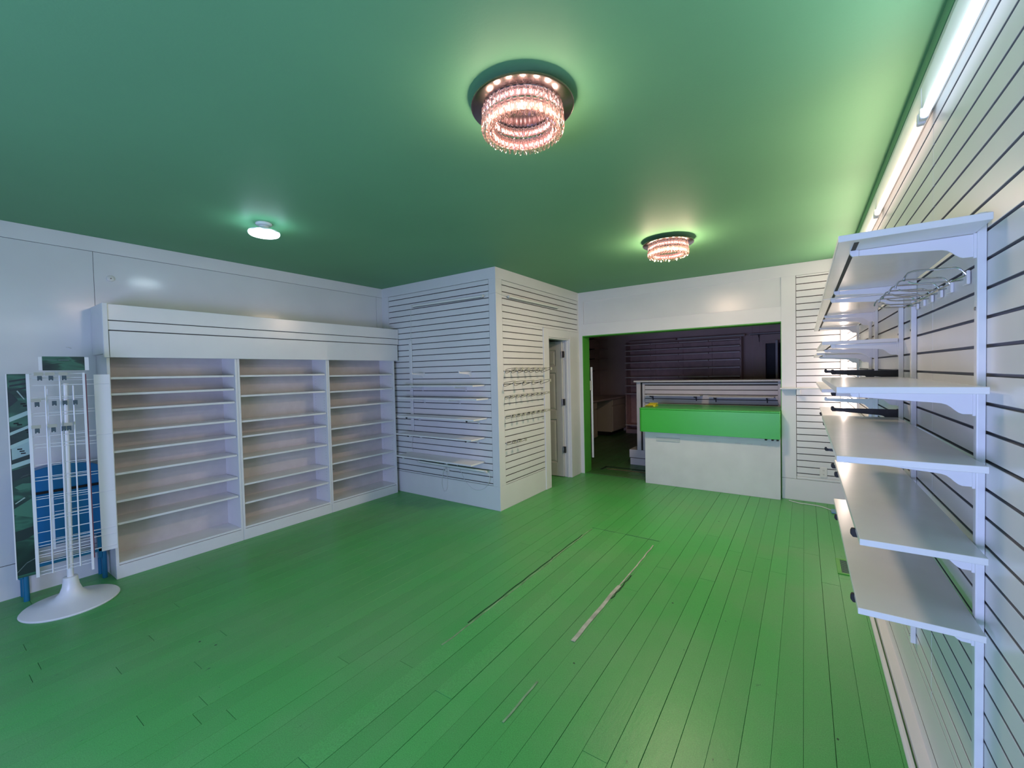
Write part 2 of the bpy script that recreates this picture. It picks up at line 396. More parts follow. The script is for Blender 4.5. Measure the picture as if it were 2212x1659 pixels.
# closet front wall (parallel to the back wall)
wa = solo('wall_closet_front', 'white slatwall face of the closet box, towards the street', 'wall', box(XL, XB-GD, YA+GD, YA+0.10, 0, H), m_groove, kind='structure')
slats_x(wa, -4.683, -2.956, YA, GD, 2.590, 31, 2.645, 0.281)
part(wa, 'top_board', MB().box(XL, XB-GD-0.0015, YA-0.002, YA+0.012, 2.649, H), m_trim, bevel=0.001)
part(wa, 'base_board', MB().box(XL, XB-GD-0.0015, YA-0.002, YA+0.012, 0, 0.277), m_trim, bevel=0.001)
part(wa, 'left_board', MB().box(XL, -4.687, YA-0.002, YA+0.012, 0.2775, 2.6485), m_trim, bevel=0.001)
part(wa, 'corner_board', MB().box(-2.952, XB-GD-0.0015, YA-0.002, YA+0.012, 0.2775, 2.6485), m_trim, bevel=0.001)
# closet side wall (faces the right wall), with the door opening
YD0, YD1, ZD = 5.03, 5.655, 2.052
wb = solo('wall_closet_side', 'white slatwall side of the closet box with a doorway', 'wall',
          box(XB-0.10, XB-GD, YA+0.012, YD0-0.02, 0, H).box(XB-0.10, XB-GD, YD1+0.02, YK, 0, H).box(XB-0.10, XB-GD, YD0-0.02, YD1+0.02, ZD+0.02, H), m_groove, kind='structure')
zs = [2.645] + [2.590 - k*PITCH for k in range(6)]
slats_y(wb, XB, -GD, 3.978, 5.945, zs + [2.172])
# the lower run of slats stops at the door casing
zs2 = [2.172] + [2.590 - k*PITCH for k in range(6, 31)] + [0.281]
for i in range(len(zs2)-1):
    t = zs2[i] - (GW/2 if i else 0.0006); b = zs2[i+1] + (GW/2 if i+1 < len(zs2)-1 else 0)
    slat(wb, XB-GD, XB, 3.978, 4.888, b, t)
part(wb, 'top_board', MB().box(XB-GD-0.001, XB+0.002, YA-0.002, YK, 2.649, H), m_trim, bevel=0.001)
part(wb, 'base_board', MB().box(XB-GD-0.001, XB+0.002, YA-0.002, 4.893, 0, 0.277), m_trim, bevel=0.001)
part(wb, 'corner_board', MB().box(XB-GD-0.001, XB+0.002, YA-0.002, 3.974, 0.2775, 2.6485), m_trim, bevel=0.001)
part(wb, 'end_board', MB().box(XB-GD-0.001, XB+0.002, 5.948, YK, 0.0, 2.6485), m_trim, bevel=0.001)
solo('trim_2', 'white door casing around the closet doorway', 'trim',
     MB().box(XB-0.02, XB+0.012, 4.893, YD0, 0, 2.168).box(XB-0.02, XB+0.012, YD1, 5.935, 0, 2.168).box(XB-0.02, XB+0.012, YD0, YD1, ZD, 2.168), m_trim, bevel=0.002, kind='structure')
solo('trim_3', 'white jamb lining of the closet doorway', 'trim',
     MB().box(XB-0.115, XB-0.001, YD0-0.018, YD0+0.004, 0, ZD).box(XB-0.115, XB-0.001, YD1-0.004, YD1+0.018, 0, ZD).box(XB-0.115, XB-0.001, YD0, YD1, ZD-0.018, ZD)
     .box(XB-0.06, XB-0.03, YD1-0.018, YD1-0.002, 0, ZD-0.018), m_trim, bevel=0.0015, kind='structure')
# closet inside
solo('wall_closet_inside', 'plain rear wall inside the closet', 'wall', box(XL, XB-0.1, YK-0.02, YK+0.05, 0, H), m_wall, kind='structure')

# closet door, opened into the closet
dl = 0.60; dh = 2.03
door = thing('door_1', 'white six-panel closet door standing open into the closet', 'door', (XB-0.105, YD1-0.012, 0), kind='structure')
slab = MB()
def dbox(u0, u1, z0, z1, y0, y1): slab.box(-u1, -u0, y0, y1, z0, z1)   # u: distance from hinge along -x
ST = 0.105
dbox(0, ST, 0.008, dh, -0.035, 0); dbox(dl-ST, dl, 0.008, dh, -0.035, 0); dbox(dl/2-0.045, dl/2+0.045, 0.008, dh, -0.035, 0)
rails = [(0.008, 0.21), (0.86, 1.0), (1.56, 1.66), (1.90, dh)]
for z0, z1 in rails: dbox(ST, dl-ST, z0, z1, -0.0345, -0.0005)
part(door, 'door_frame', slab, m_door, bevel=0.003, local=True)
for (z0, z1) in ((0.21,0.86),(1.0,1.56),(1.66,1.90)):
    for (u0, u1) in ((ST, dl/2-0.045), (dl/2+0.045, dl-ST)):
        pm = MB().box(-u1, -u0, -0.022, -0.012, z0, z1)
        c = 0.028
        pm.add([(-u1+0.012,-0.022,z0+0.012),(-u0-0.012,-0.022,z0+0.012),(-u0-0.012,-0.022,z1-0.012),(-u1+0.012,-0.022,z1-0.012),
                (-u1+0.012+c,-0.031,z0+0.012+c),(-u0-0.012-c,-0.031,z0+0.012+c),(-u0-0.012-c,-0.031,z1-0.012-c),(-u1+0.012+c,-0.031,z1-0.012-c)],
               [(4,5,6,7),(0,1,5,4),(1,2,6,5),(2,3,7,6),(3,0,4,7)])
        part(door, 'door_panel', pm, m_door, local=True)
for z in (1.831, 1.123, 0.415):
    hg = part(door, 'hinge', MB().box(0.004, 0.045, -0.040, -0.034, z-0.048, z+0.048).tube([(0.002,-0.042,z-0.05),(0.002,-0.042,z+0.05)], 0.008, 10), m_steel, bevel=0.0008, local=True)

# back wall with the wide opening to the back room
XO0, XO1, ZO = -2.795, -0.222, 2.115; YJ = 6.21
wk = solo('wall_back', 'white back wall with the wide opening to the dark back room', 'wall',
     MB().box(XL, XO0, YK+0.012, YJ, 0, H).box(XO1, XR, YK+0.012, YJ, 0, H).box(XO0, XO1, YK+0.012, YJ, ZO, H), m_groove, kind='structure')
part(wk, 'header_board', MB().box(XB, XR, YK-0.002, YK+0.012, 2.634, H), m_trim, bevel=0.001)
part(wk, 'header_panel', MB().box(-2.770, -0.222, YK+0.006, YK+0.013, 2.290, 2.634), m_head)
part(wk, 'lower_header_board', MB().box(XB, -0.2195, YK-0.002, YK+0.012, ZO, 2.290), m_trim, bevel=0.001)
part(wk, 'left_board', MB().box(XB, -2.772, YK-0.003, YK+0.012, 2.290, 2.634), m_trim, bevel=0.001)
part(wk, 'jamb_board', MB().box(XB, XO0, YK-0.002, YK+0.012, 0, ZO), m_trim, bevel=0.001)
part(wk, 'post_board', MB().box(XO1, -0.078, YK-0.003, YK+0.012, 0.252, 2.634), m_trim, bevel=0.001)
part(wk, 'base_board', MB().box(XO1, XR, YK-0.003, YK+0.012, 0, 0.249), m_trim, bevel=0.001)
part(wk, 'corner_post', MB().box(0.336, XR, YK-0.003, YK+0.012, 0.252, 2.634), m_trim, bevel=0.001)
part(wk, 'panel_stop', MB().box(-0.076, 0.335, YK-0.004, YK+0.008, 0.252, 0.282), m_trim, bevel=0.004)
zs = [2.632] + [2.6073 - k*PITCH for k in range(31)] + [0.284]
for i in range(len(zs)-1):
    t = zs[i] - (GW/2 if i else 0); b = zs[i+1] + (GW/2 if i+1 < len(zs)-1 else 0)
    slat(wk, -0.073, 0.333, YK, YK+GD, b, t)
solo('trim_4', 'green painted jamb lining of the wide opening', 'trim',
     MB().box(XO0-0.004, XO0+0.008, YK, YJ+0.004, 0, ZO).box(XO1-0.006, XO1+0.004, YK, YJ+0.004, 0, ZO).box(XO0, XO1, YK+0.006, YJ+0.004, ZO-0.012, ZO+0.004), m_jamb, kind='structure')

# right wall, all slatwall
wr = solo('wall_right', 'long white slatwall at the right behind the bracket shelves', 'wall', box(XR+GD, XR+0.12, YF, YK+0.2, -0.1, H), m_groove_w, kind='structure')
zs = [2.72] + [2.6873 - k*PITCH for k in range(32)] + [0.288]
for y0, y1 in ((YF, 2.2045), (2.2075, 4.645), (4.648, YK)):
    slats_y(wr, XR, GD, y0, y1, zs, m_groove_w)
for z0, z1 in ((0.1055, 0.283), (0.030, 0.0965)):
    slat(wr, XR, XR+GD, YF, YK, z0, z1).name = 'base_board'
part(wr, 'top_strip', MB().box(XR-0.002, XR+GD, YF, YK, 2.722, H), m_ceil)
solo('baseboard_right', 'white moulding along the foot of the right slatwall', 'baseboard',
     MB().prism([(0.330,0),(0.330,0.010),(0.338,0.018),(0.350,0.018),(0.350,0)], 'y', YF, YK).box(0.358, XR+0.01, YF, YK, 0, 0.032), m_trim, bevel=0.002, kind='structure')

# street front behind the camera, with the shop window that lets the daylight in
wf = solo('wall_front', 'street front wall behind the camera', 'wall',
    MB().box(XL, XR, YF-0.1, YF, 0, 0.35).box(XL, XR, YF-0.1, YF, 1.55, H).box(XL, -2.6, YF-0.1, YF, 0.35, 1.55).box(0.1, XR, YF-0.1, YF, 0.35, 1.55), m_wall, kind='structure')
wn = solo('window_1', 'shop window in the street front', 'window', MB().box(-2.6,0.1,YF-0.08,YF-0.02,0.35,0.40).box(-2.6,0.1,YF-0.08,YF-0.02,1.50,1.55)
    .box(-2.6,-2.55,YF-0.08,YF-0.02,0.4,1.5).box(0.05,0.1,YF-0.08,YF-0.02,0.4,1.5).box(-1.28,-1.22,YF-0.08,YF-0.02,0.4,1.5), m_frame, kind='structure')
part(wn, 'pane', MB().box(-2.55,-1.28,YF-0.055,YF-0.049,0.4,1.5), m_glass)
part(wn, 'pane', MB().box(-1.22,0.05,YF-0.055,YF-0.049,0.4,1.5), m_glass)

# back room shell
YB = 10.80
solo('wall_back_room_left', 'dim left wall of the back room', 'wall', box(-4.75, -4.55, YJ, YB+0.1, 0, 2.66), m_back_room, kind='structure')
solo('wall_back_room_right', 'dim right wall of the back room', 'wall', box(0.45, 0.55, YJ, YB+0.1, 0, 2.66), m_back_room, kind='structure')
wbr = solo('wall_back_room_end', 'dim pinkish end wall of the back room', 'wall', MB().box(-4.6, -0.69, YB, YB+0.15, 0, 2.66).box(-0.22, 0.5, YB, YB+0.15, 0, 2.66).box(-0.69, -0.22, YB, YB+0.15, 2.09, 2.66), m_back_room, kind='structure')
part(wbr, 'joint_strip', MB().box(-0.945, -0.937, YB-0.005, YB, 0.0, 2.66).box(-0.807, -0.797, YB-0.008, YB, 2.31, 2.66), m_unit)
d2 = thing('door_2', 'dark doorway at the far end of the back room', 'door', (-0.45, YB, 0), kind='structure')
part(d2, 'dark_opening', MB().box(-0.69, -0.22, YB+0.14, YB+0.2, 0, 2.09), mat('doorway_darkness', (0.02, 0.02, 0.04), 0.5))  # dark sheet painted for the unlit space beyond the doorway
part(d2, 'door_leaf', MB().box(-0.488, -0.448, YB-0.42, YB+0.02, 0, 2.13), m_hutch, bevel=0.002)
part(d2, 'door_casing', MB().box(-0.755, -0.69, YB-0.015, YB, 0, 2.155).box(-0.69, -0.22, YB-0.015, YB, 2.09, 2.155), m_back_room, bevel=0.002)

# ---------------------------------------------------------------- ceiling lamps
cr = MB()
# one faceted crystal, hanging, 1 unit tall about its centre
for zz, rr in (): pass
def crystal_mesh(h, w):
    vs = [(0,0,h/2)] + [(w/2*math.cos(PI/3*k), w/2*math.sin(PI/3*k)*0.8, h*0.30) for k in range(6)] + \
         [(w/2*math.cos(PI/3*k+0.3), w/2*math.sin(PI/3*k+0.3)*0.8, -h*0.22) for k in range(6)] + [(0,0,-h/2)]
    fs = [(0,1+k,1+(k+1)%6) for k in range(6)] + [(1+k,7+k,7+(k+1)%6) for k in range(6)] + [(1+k,7+(k+1)%6,1+(k+1)%6) for k in range(6)] + [(13,7+(k+1)%6,7+k) for k in range(6)]
    return MB().add(vs, fs).mesh('crystal', m_cry)
def lamp(par, loc, power, col, r):
    l = bpy.data.lights.new('lamp', 'POINT'); l.energy = power; l.color = col; l.shadow_soft_size = r
    o = bpy.data.objects.new('lamp', l); C.objects.link(o); o.parent = par; o.location = loc
    return o
def chandelier(name, label, loc, p_up, p_dn, col):
    t = thing(name, label, 'lamp', loc)
    c = (0,0,0)
    part(t, 'canopy', MB().lathe([(0.055,-0.002),(0.060,-0.006),(0.060,-0.032),(0.218,-0.032),(0.224,-0.036),(0.224,-0.042),(0.218,-0.046),(0.001,-0.046)], n=64), m_canopy, smooth=True, local=True)
    for nm, R, z0, z1, n in (('upper_ring', 0.152, -0.082, -0.052, 40), ('lower_ring', 0.155, -0.142, -0.100, 40)):
        zm = (z0+z1)/2; hh = z1 - z0
        rg = part(t, nm, MB().lathe([(R-0.016, z1+0.001),(R+0.016, z1+0.001),(R+0.016, z1+0.005),(R-0.016, z1+0.005)], n=64, closed=True), m_chrome, smooth=True, local=True)
        part(rg, 'light_band', MB().lathe([(R-0.003, z0+0.004),(R+0.003, z0+0.004),(R+0.003, z1-0.002),(R-0.003, z1-0.002)], n=64, closed=True), m_band, smooth=True, local=True)
        chips = MB()
        for k in range(n):
            a = 2*PI*k/n
            b = MB().box(-0.0045, 0.0045, -0.0030, 0.0030, zm-0.004, zm+0.004); b.xf(Matrix.Translation((R*math.cos(a), R*math.sin(a), 0)) @ Matrix.Rotation(a, 4, 'Z'))
            chips.add(b.v, b.f)
        part(rg, 'led_chips', chips, m_chip, local=True, kind='stuff')
        me = crystal_mesh(hh+0.022, 0.021); me2 = crystal_mesh(0.034, 0.017)
        for rr, mm, dz, off in ((R+0.017, me, -0.002, 0), (R-0.017, me, -0.002, 0.5)) + (((R, me2, -hh/2-0.006, 0.25),) if nm == 'lower_ring' else ()):
            for k in range(n):
                a = 2*PI*(k+off)/n
                o = bpy.data.objects.new('crystal', mm); C.objects.link(o); o.parent = rg
                o.location = (rr*math.cos(a), rr*math.sin(a), zm+dz); o.rotation_euler = (0, 0, a+rnd.uniform(-0.4, 0.4))
    for k in range(16):   # light leaving sideways and up, all round the rings
        a = 2*PI*(k+0.5)/16; lamp(t, (0.186*math.cos(a), 0.186*math.sin(a), -0.150), p_up, col, 0.006)
    l = area('lamp', (0,0,0), (0,0,0), 0.3, 0.3, p_dn, col); l.data.shape = 'DISK'; l.parent = t; l.location = (0, 0, -0.168)
    rods = [(0.155*math.cos(a), 0.155*math.sin(a)) for a in (0.9, 3.0, 5.1)]
    for x, y in rods:
        part(t, 'rod', MB().tube([(x*0.86,y*0.86,-0.046),(x*0.86,y*0.86,-0.098)], 0.003, 8), m_chrome, smooth=True, local=True)
    return t
chandelier('crystal_ceiling_lamp', 'larger looking crystal ring ceiling lamp nearest the camera, on the green ceiling', (-1.012, 1.598, H), P_UP1, P_DN1, (1.0, 0.74, 0.60))
chandelier('crystal_ceiling_lamp', 'crystal ring ceiling lamp farther back, above the counter opening', (-1.035, 4.10, H), P_UP2, P_DN2, (1.0, 0.74, 0.54))
lp = thing('disc_ceiling_lamp', 'small round white disc lamp on the ceiling above the bookcases', 'lamp', (-3.435, 1.655, H))
part(lp, 'base', MB().lathe([(0.056,0),(0.058,-0.008),(0.050,-0.018),(0.032,-0.022),(0.030,-0.064),(0.001,-0.064)], n=40), m_metal_w, smooth=True, local=True)
part(lp, 'housing', MB().lathe([(0.030,-0.058),(0.104,-0.062),(0.109,-0.068),(0.109,-0.074),(0.106,-0.076),(0.001,-0.076)], n=48), m_metal_w, smooth=True, local=True)
part(lp, 'diffuser', MB().lathe([(0.105,-0.0762),(0.107,-0.082),(0.100,-0.090),(0.07,-0.094),(0.001,-0.096)], n=48), m_led, smooth=True, local=True)

for k in range(8):
    a = 2*PI*k/8; lamp(lp, (0.122*math.cos(a), 0.122*math.sin(a), -0.086), 0.26, (0.55, 0.85, 1.0), 0.006)

# fluorescent run high on the right wall
def fixture(y0, y1, m, label, power, col):
    t = thing('strip_light', label, 'light', (0.38, (y0+y1)/2, 2.52), group='strip lights along the top of the right wall')
    part(t, 'channel', MB().prism([(0.396,2.512),(0.372,2.512),(0.364,2.522),(0.362,2.60),(0.368,2.616),(0.396,2.616)], 'y', y0+0.002, y1-0.002), m_metal_w, bevel=0.002)
    part(t, 'tube', MB().tube([(0.366,y0+0.03,2.488),(0.366,y1-0.03,2.488)], 0.013, 16), m, smooth=True)
    for a, b in ((y0+0.006, y0+0.032), (y1-0.032, y1-0.006)):
        part(t, 'socket', MB().box(0.354, 0.378, a, b, 2.474, 2.514), m_metal_w, bevel=0.003)
    l = area('lamp', (0.350, (y0+y1)/2, 2.486), (0, PI/2+math.radians(38), 0), 0.022, y1-y0-0.08, power, col)
    l.parent = t; l.location = Vector((0.350, (y0+y1)/2, 2.486)) - t.location
fixture(-0.24, 0.975, m_tube_c, 'added unseen cool white strip light on the right wall beside the camera', P_COOL, (0.80, 0.90, 1.0))  # out of view, added for its light on the near ceiling and wall
fixture(0.98, 2.195, m_tube_c, 'cool white strip light nearest the camera, top of the right wall', P_COOL, (0.82, 0.90, 1.0))
fixture(2.20, 3.415, m_tube_w, 'warm white strip light, second along the top of the right wall', P_WARM, (1.0, 0.76, 0.60))
fixture(3.42, 4.635, m_tube_w, 'warm white strip light farthest along the top of the right wall', P_WARM, (1.0, 0.76, 0.60))
fixture(4.64, 5.855, m_tube_w, 'warm white strip light behind the far shelves, end of the right wall run', P_WARM, (1.0, 0.76, 0.60))
# upright tube in the far right corner
t = thing('corner_tube_light', 'upright glowing tube light in the far right corner', 'light', (0.37, 5.93, 1.0))
l = area('lamp', (0,0,0), (PI/2, 0, math.radians(115)), 0.02, 1.1, P_CORNER, (1.0, 0.80, 0.72)); l.parent = t; l.location = (-0.012, -0.012, 0.57)
part(t, 'tube', MB().tube([(0.372,5.935,0.98),(0.372,5.935,2.16)], 0.013, 16), m_tube_e, smooth=True)
part(t, 'channel', MB().box(0.366,0.395,5.955,5.978,0.95,2.19), m_metal_w, bevel=0.002)
part(t, 'socket', MB().box(0.356,0.388,5.922,5.958,0.95,0.982), m_metal_w, bevel=0.002)
part(t, 'socket', MB().box(0.356,0.388,5.922,5.958,2.158,2.19), m_metal_w, bevel=0.002)

# ---------------------------------------------------------------- bookcases on the left wall
XFB = -4.522
units = [('left bookcase of the three, nearest the camera', 0.945, 1.878, [1.616,1.487,1.362,1.182,1.026,0.846,0.625,0.445]),
         ('middle bookcase of the three on the left wall', 1.880, 2.824, [1.615,1.419,1.169,1.019,0.802,0.547,0.362]),
         ('right bookcase of the three, beside the slatwall closet', 2.826, 3.792, [1.597,1.411,1.226,0.978,0.782,0.569,0.364])]
for lab, y0, y1, sh in units:
    t = thing('bookcase', 'white '+lab, 'bookcase', ((XL+XFB)/2, (y0+y1)/2, 0), group='white bookcases along the left wall')
    th_ = 0.020; xb = XL+0.008
    part(t, 'side_panel', MB().box(xb, XFB, y0, y0+th_, 0.0, 1.80), m_mel, bevel=0.0012)
    part(t, 'side_panel', MB().box(xb, XFB, y1-th_, y1, 0.0 if y1 < 3.5 else 0.10, 1.80), m_mel, bevel=0.0012)
    part(t, 'back_panel', MB().box(xb, xb+0.006, y0+th_, y1-th_, 0.05, 1.80), m_back)
    part(t, 'bottom_shelf', MB().box(xb+0.006, XFB-0.002, y0+th_, y1-th_, 0.110, 0.128), m_shelf, bevel=0.0012)
    part(t, 'plinth', MB().box(XFB-0.022, XFB+0.002, y0+0.001, y1-0.001, 0.0, 0.106), m_trim, bevel=0.0015)
    part(t, 'top_panel', MB().box(xb+0.006, XFB-0.02, y0+th_, y1-th_, 1.782, 1.80), m_mel)
    for k, z in enumerate(sh):
        dy = rnd.uniform(0.001, 0.005)
        part(t, 'shelf', MB().box(xb+0.007, XFB-0.012, y0+th_+0.002, y1-th_-0.004-dy, z-0.018, z), m_shelf, bevel=0.0012)
    if y0 > 1:
        holes = MB()
        for ys in (y1-th_-0.0006,):
            for xx in (XFB-0.055, XFB-0.225):
                for q in range(46):
                    if rnd.random() < 0.25: continue
                    z = 0.22 + q*0.032
                    holes.lathe([(0.0026,0),(0.0001,0.001)], n=6)
                    nv = len(holes.v)
                    for i in range(nv-12, nv):
                        v = holes.v[i]; holes.v[i] = (xx+v[0], ys - v[2], z+v[1])
        part(t, 'peg_holes', holes, m_dark, kind='stuff')
# valance across the top of the three
t = thing('bookcase_valance', 'white three-board valance box across the tops of the bookcases', 'valance', (-4.6, 2.39, 1.77))
for nm, za, zb, ya, yb, dx in (('upper_board', 2.067, 2.192, 0.955, 3.868, 0.0), ('middle_board', 1.989, 2.060, 0.957, 3.850, 0.001), ('lower_board', 1.772, 1.981, 0.962, 3.832, 0.003)):
    yb = min(yb, 3.853)
    part(t, nm, MB().box(-4.512+dx, -4.496+dx, ya, yb, za, zb), m_val, bevel=0.002)
part(t, 'end_panel', MB().prism([(XL+0.002,1.80),(XL+0.002,2.19),(-4.490,2.194),(-4.488,1.772),(-4.51,1.772),(-4.51,1.80)], 'y', 0.925, 0.945), m_mel, bevel=0.0015)
part(t, 'corner_strip', MB().prism([(-4.512,1.772),(-4.512,2.194),(-4.486,2.196),(-4.484,1.770)], 'y', 0.927, 0.957), m_mel, bevel=0.0015)
part(t, 'gap_backing', MB().box(-4.520, -4.5125, 0.96, 3.83, 1.96, 2.09), m_groove)
part(t, 'top_cover', MB().box(XL+0.002, -4.521, 0.945, 3.84, 2.165, 2.178), m_mel)
o = solo('wall_outlet', 'ivory wall outlet inside the right bookcase near the bottom', 'outlet', box(-4.803, -4.798, 2.985, 3.055, 0.385, 0.50), m_back, loc=(-4.80, 3.02, 0.44), bevel=0.001)
part(o, 'slot', MB().box(-4.799,-4.7975,3.030,3.036,0.43,0.44), m_dark)

# ---------------------------------------------------------------- closet front: shelves, brackets, tubes, cable cover
A_sh = [(1.447, -4.30, -3.035, 0.22), (1.294, -4.28, -2.985, 0.22), (1.066, -4.275, -3.01, 0.25), (0.837, -4.30, -3.05, 0.25), (0.556, -4.31, -3.065, 0.25)]
for i, (z, x0, x1, d) in enumerate(A_sh):
    solo('wall_shelf', 'white wall shelf on the closet front, %s of five from the top' % ORD[i], 'shelf',
         box(x0, x1, YA-0.006-d, YA-0.008, z-0.016, z), m_shelf, loc=((x0+x1)/2, YA-d/2, z-0.016), bevel=0.0015, group='white shelves on the closet front')
def bracket_poly(Lb, h=0.060, f=0.016):
    k = h/0.060
    return [(0,0),(-Lb,0),(-Lb-0.004,-0.004),(-Lb-0.004,-f+0.004),(-Lb+0.002,-f),(-0.30*Lb,-0.030*k),(-0.25*Lb,-0.0315*k),(-0.21*Lb,-0.035*k),
            (-0.175*Lb,-0.042*k),(-0.145*Lb,-0.050*k),(-0.115*Lb,-0.0565*k),(-0.085*Lb,-h),(0,-h)]
def bracket_mb(Lb, h=0.060, nib=True, th=0.005):
    return MB().prism(bracket_poly(Lb, h), 'y', -th/2, th/2)
br_proto = {}
def bracket(label, loc, Lb, colour, rotz=0.0, h=0.060, group=None):
    key = (Lb, colour, h)
    if key not in br_proto:
        m = {'w': m_metal_w, 'b': m_metal_b, 'x': m_metal_w}[colour]
        r = thing('shelf_bracket', label, 'bracket', loc, group); r.rotation_euler = (0,0,rotz)
        part(r, 'arm', bracket_mb(Lb, h), m, local=True, bevel=0.0006)
        part(r, 'hook_plate', MB().box(-0.003, 0.006, -0.006, 0.006, -h-0.004, 0.002), m, local=True, bevel=0.0008)
        part(r, 'end_tip', MB().prism([(-Lb+0.008,-0.017),(-Lb+0.008,0.0003),(-Lb+0.002,0.0006),(-Lb-0.001,0.009),(-Lb-0.010,0.009),(-Lb-0.013,0.002),(-Lb-0.013,-0.009),(-Lb-0.007,-0.017)], 'y', -0.006, 0.006), m if colour == 'w' else m_rubber, local=True, bevel=0.001)
        br_proto[key] = r; return r
    return dup(br_proto[key], loc, rotz, label, group)
# brackets pointing to -y on the closet front: rotate so local -x looks to -y
RZA = PI/2
for z, xs, c in ((1.447, (-4.05, -3.32), 'w'), (1.294, (-4.02, -3.42), 'w'), (1.066, (-4.12, -3.13), 'x'), (0.837, (-4.10, -3.15), 'x'), (0.556, (-4.20, -3.45), 'w')):
    for i, x in enumerate(xs):
        lab = '%s bracket under the closet front shelf, %s from the top, %s end' % ('black tipped' if c == 'x' else 'white', ORD[[1.447,1.294,1.066,0.837,0.556].index(z)], ('bookcase','corner')[i])
        bracket(lab, (x, YA-0.008, z-0.017), 0.20 if z > 1.2 else 0.225, c, RZA, 0.055, 'brackets on the closet front')
for i, x in enumerate((-4.02, -3.24)):
    bracket('bare white bracket on the closet front, above all shelves, %s side' % ('bookcase','corner')[i], (x, YA-0.008, 1.60), 0.20, 'w', RZA, 0.06, 'brackets on the closet front')
def slim_light(name, label, p0, p1, r=0.012, normal=(0,-1,0)):
    p0, p1 = Vector(p0), Vector(p1); d = (p1-p0).normalized(); n = Vector(normal)
    t = thing(name, label, 'light', (p0+p1)/2)
    part(t, 'lens', MB().tube([p0+d*0.02, p1-d*0.02], r, 12), m_tube_off, smooth=True)
    part(t, 'shadow_back_channel', MB().tube([p0+d*0.01-n*0.014+Vector((0,0,-0.010)), p1-d*0.01-n*0.014+Vector((0,0,-0.010))], 0.011, 8), m_tube_shadow, smooth=True)  # channel set low and grey to paint the shadow line below the tube
    part(t, 'end_cap', MB().tube([p0, p0+d*0.03], r+0.003, 12), m_plastic, smooth=True)
    part(t, 'end_cap', MB().tube([p1-d*0.03, p1], r+0.003, 12), m_plastic, smooth=True)
slim_light('slim_tube_light', 'unlit slim tube light high on the closet front slats', (-4.19, YA-0.028, 2.470), (-3.01, YA-0.028, 2.462))
slim_light('slim_tube_light', 'unlit slim tube light high on the closet side, above the door', (XB+0.028, 4.07, 2.466), (XB+0.028, 5.29, 2.472), normal=(1,0,0))
slim_light('slim_tube_light', 'unlit slim tube light hung below the lowest closet front shelf', (-4.12, YA-0.07, 0.462), (-2.99, YA-0.07, 0.452))
t = thing('cable_cover', 'white vertical cable cover strip on the closet front', 'cable cover', (-4.262, YA-0.008, 0.85))
part(t, 'cover', MB().box(-4.287, -4.236, YA-0.016, YA-0.0025, 0.85, 2.03), m_trim, bevel=0.004)
part(t, 'joint', MB().box(-4.289, -4.234, YA-0.018, YA-0.0025, 1.42, 1.45), m_trim, bevel=0.002)
def cable(name, label, pts, r=0.0028, m=None, cat='cord'):
    # smooth through the given points
    P = [Vector(p) for p in pts]; out = []
    for i in range(len(P)-1):
        a, b = P[i], P[i+1]; pa = P[i-1] if i else a; pb = P[i+2] if i+2 < len(P) else b
        for k in range(6):
            t_ = k/6; out.append(0.5*((2*a) + (b-pa)*t_ + (2*pa-5*a+4*b-pb)*t_*t_ + (3*a-pa-3*b+pb)*t_**3))
    out.append(P[-1])
    return solo(name, label, cat, MB().tube(out, r, 6), m or m_cord, loc=P[0], smooth=True)
cable('light_cord', 'thin cord dropping from the closet front tube light to the cable cover', [(-4.19,YA-0.012,2.46),(-4.235,YA-0.008,2.42),(-4.245,YA-0.006,2.2),(-4.255,YA-0.008,2.02)])
cable('link_cord', 'thin cord linking the two slim tube lights around the closet corner', [(-3.01,YA-0.026,2.465),(-2.93,YA-0.010,2.475),(-2.87,YA-0.007,2.484),(XB+0.006,YA-0.006,2.486),(XB+0.008,3.95,2.475),(XB+0.026,4.07,2.466)])
cable('loose_cord', 'thin cord hanging below the cable cover onto the closet slats', [(-4.25,YA-0.012,0.86),(-4.262,YA-0.02,0.74),(-4.285,YA-0.012,0.62),(-4.255,YA-0.01,0.575)])
o = thing('wall_outlet', 'small ivory outlet on the closet front slats under the lowest shelf', 'outlet', (-3.665, YA-0.002, 0.385))
part(o, 'cover_plate', MB().box(-3.70,-3.63,YA-0.008,YA-0.001,0.33,0.445), m_plastic, bevel=0.002)
part(o, 'plug', MB().box(-3.705,-3.672,YA-0.036,YA-0.008,0.405,0.435), m_plastic, bevel=0.004)
part(o, 'sockets', MB().box(-3.680,-3.676,YA-0.0095,YA-0.008,0.36,0.372).box(-3.664,-3.660,YA-0.0095,YA-0.008,0.36,0.372), m_dark)
cable('plug_cord', 'white looped cord hanging from the closet front outlet', [(-3.69,YA-0.030,0.41),(-3.73,YA-0.02,0.33),(-3.755,YA-0.012,0.20),(-3.72,YA-0.010,0.115),(-3.67,YA-0.010,0.16),(-3.66,YA-0.012,0.30),(-3.665,YA-0.02,0.42),(-3.675,YA-0.05,0.50)])
cable('tube_cord', 'white cord swinging below the lowest closet front tube light', [(-2.985,YA-0.07,0.452),(-2.965,YA-0.05,0.40),(-3.02,YA-0.02,0.29),(-3.12,YA-0.010,0.215),(-3.24,YA-0.008,0.205),(-3.36,YA-0.008,0.275),(-3.44,YA-0.01,0.40),(-3.47,YA-0.05,0.49)])

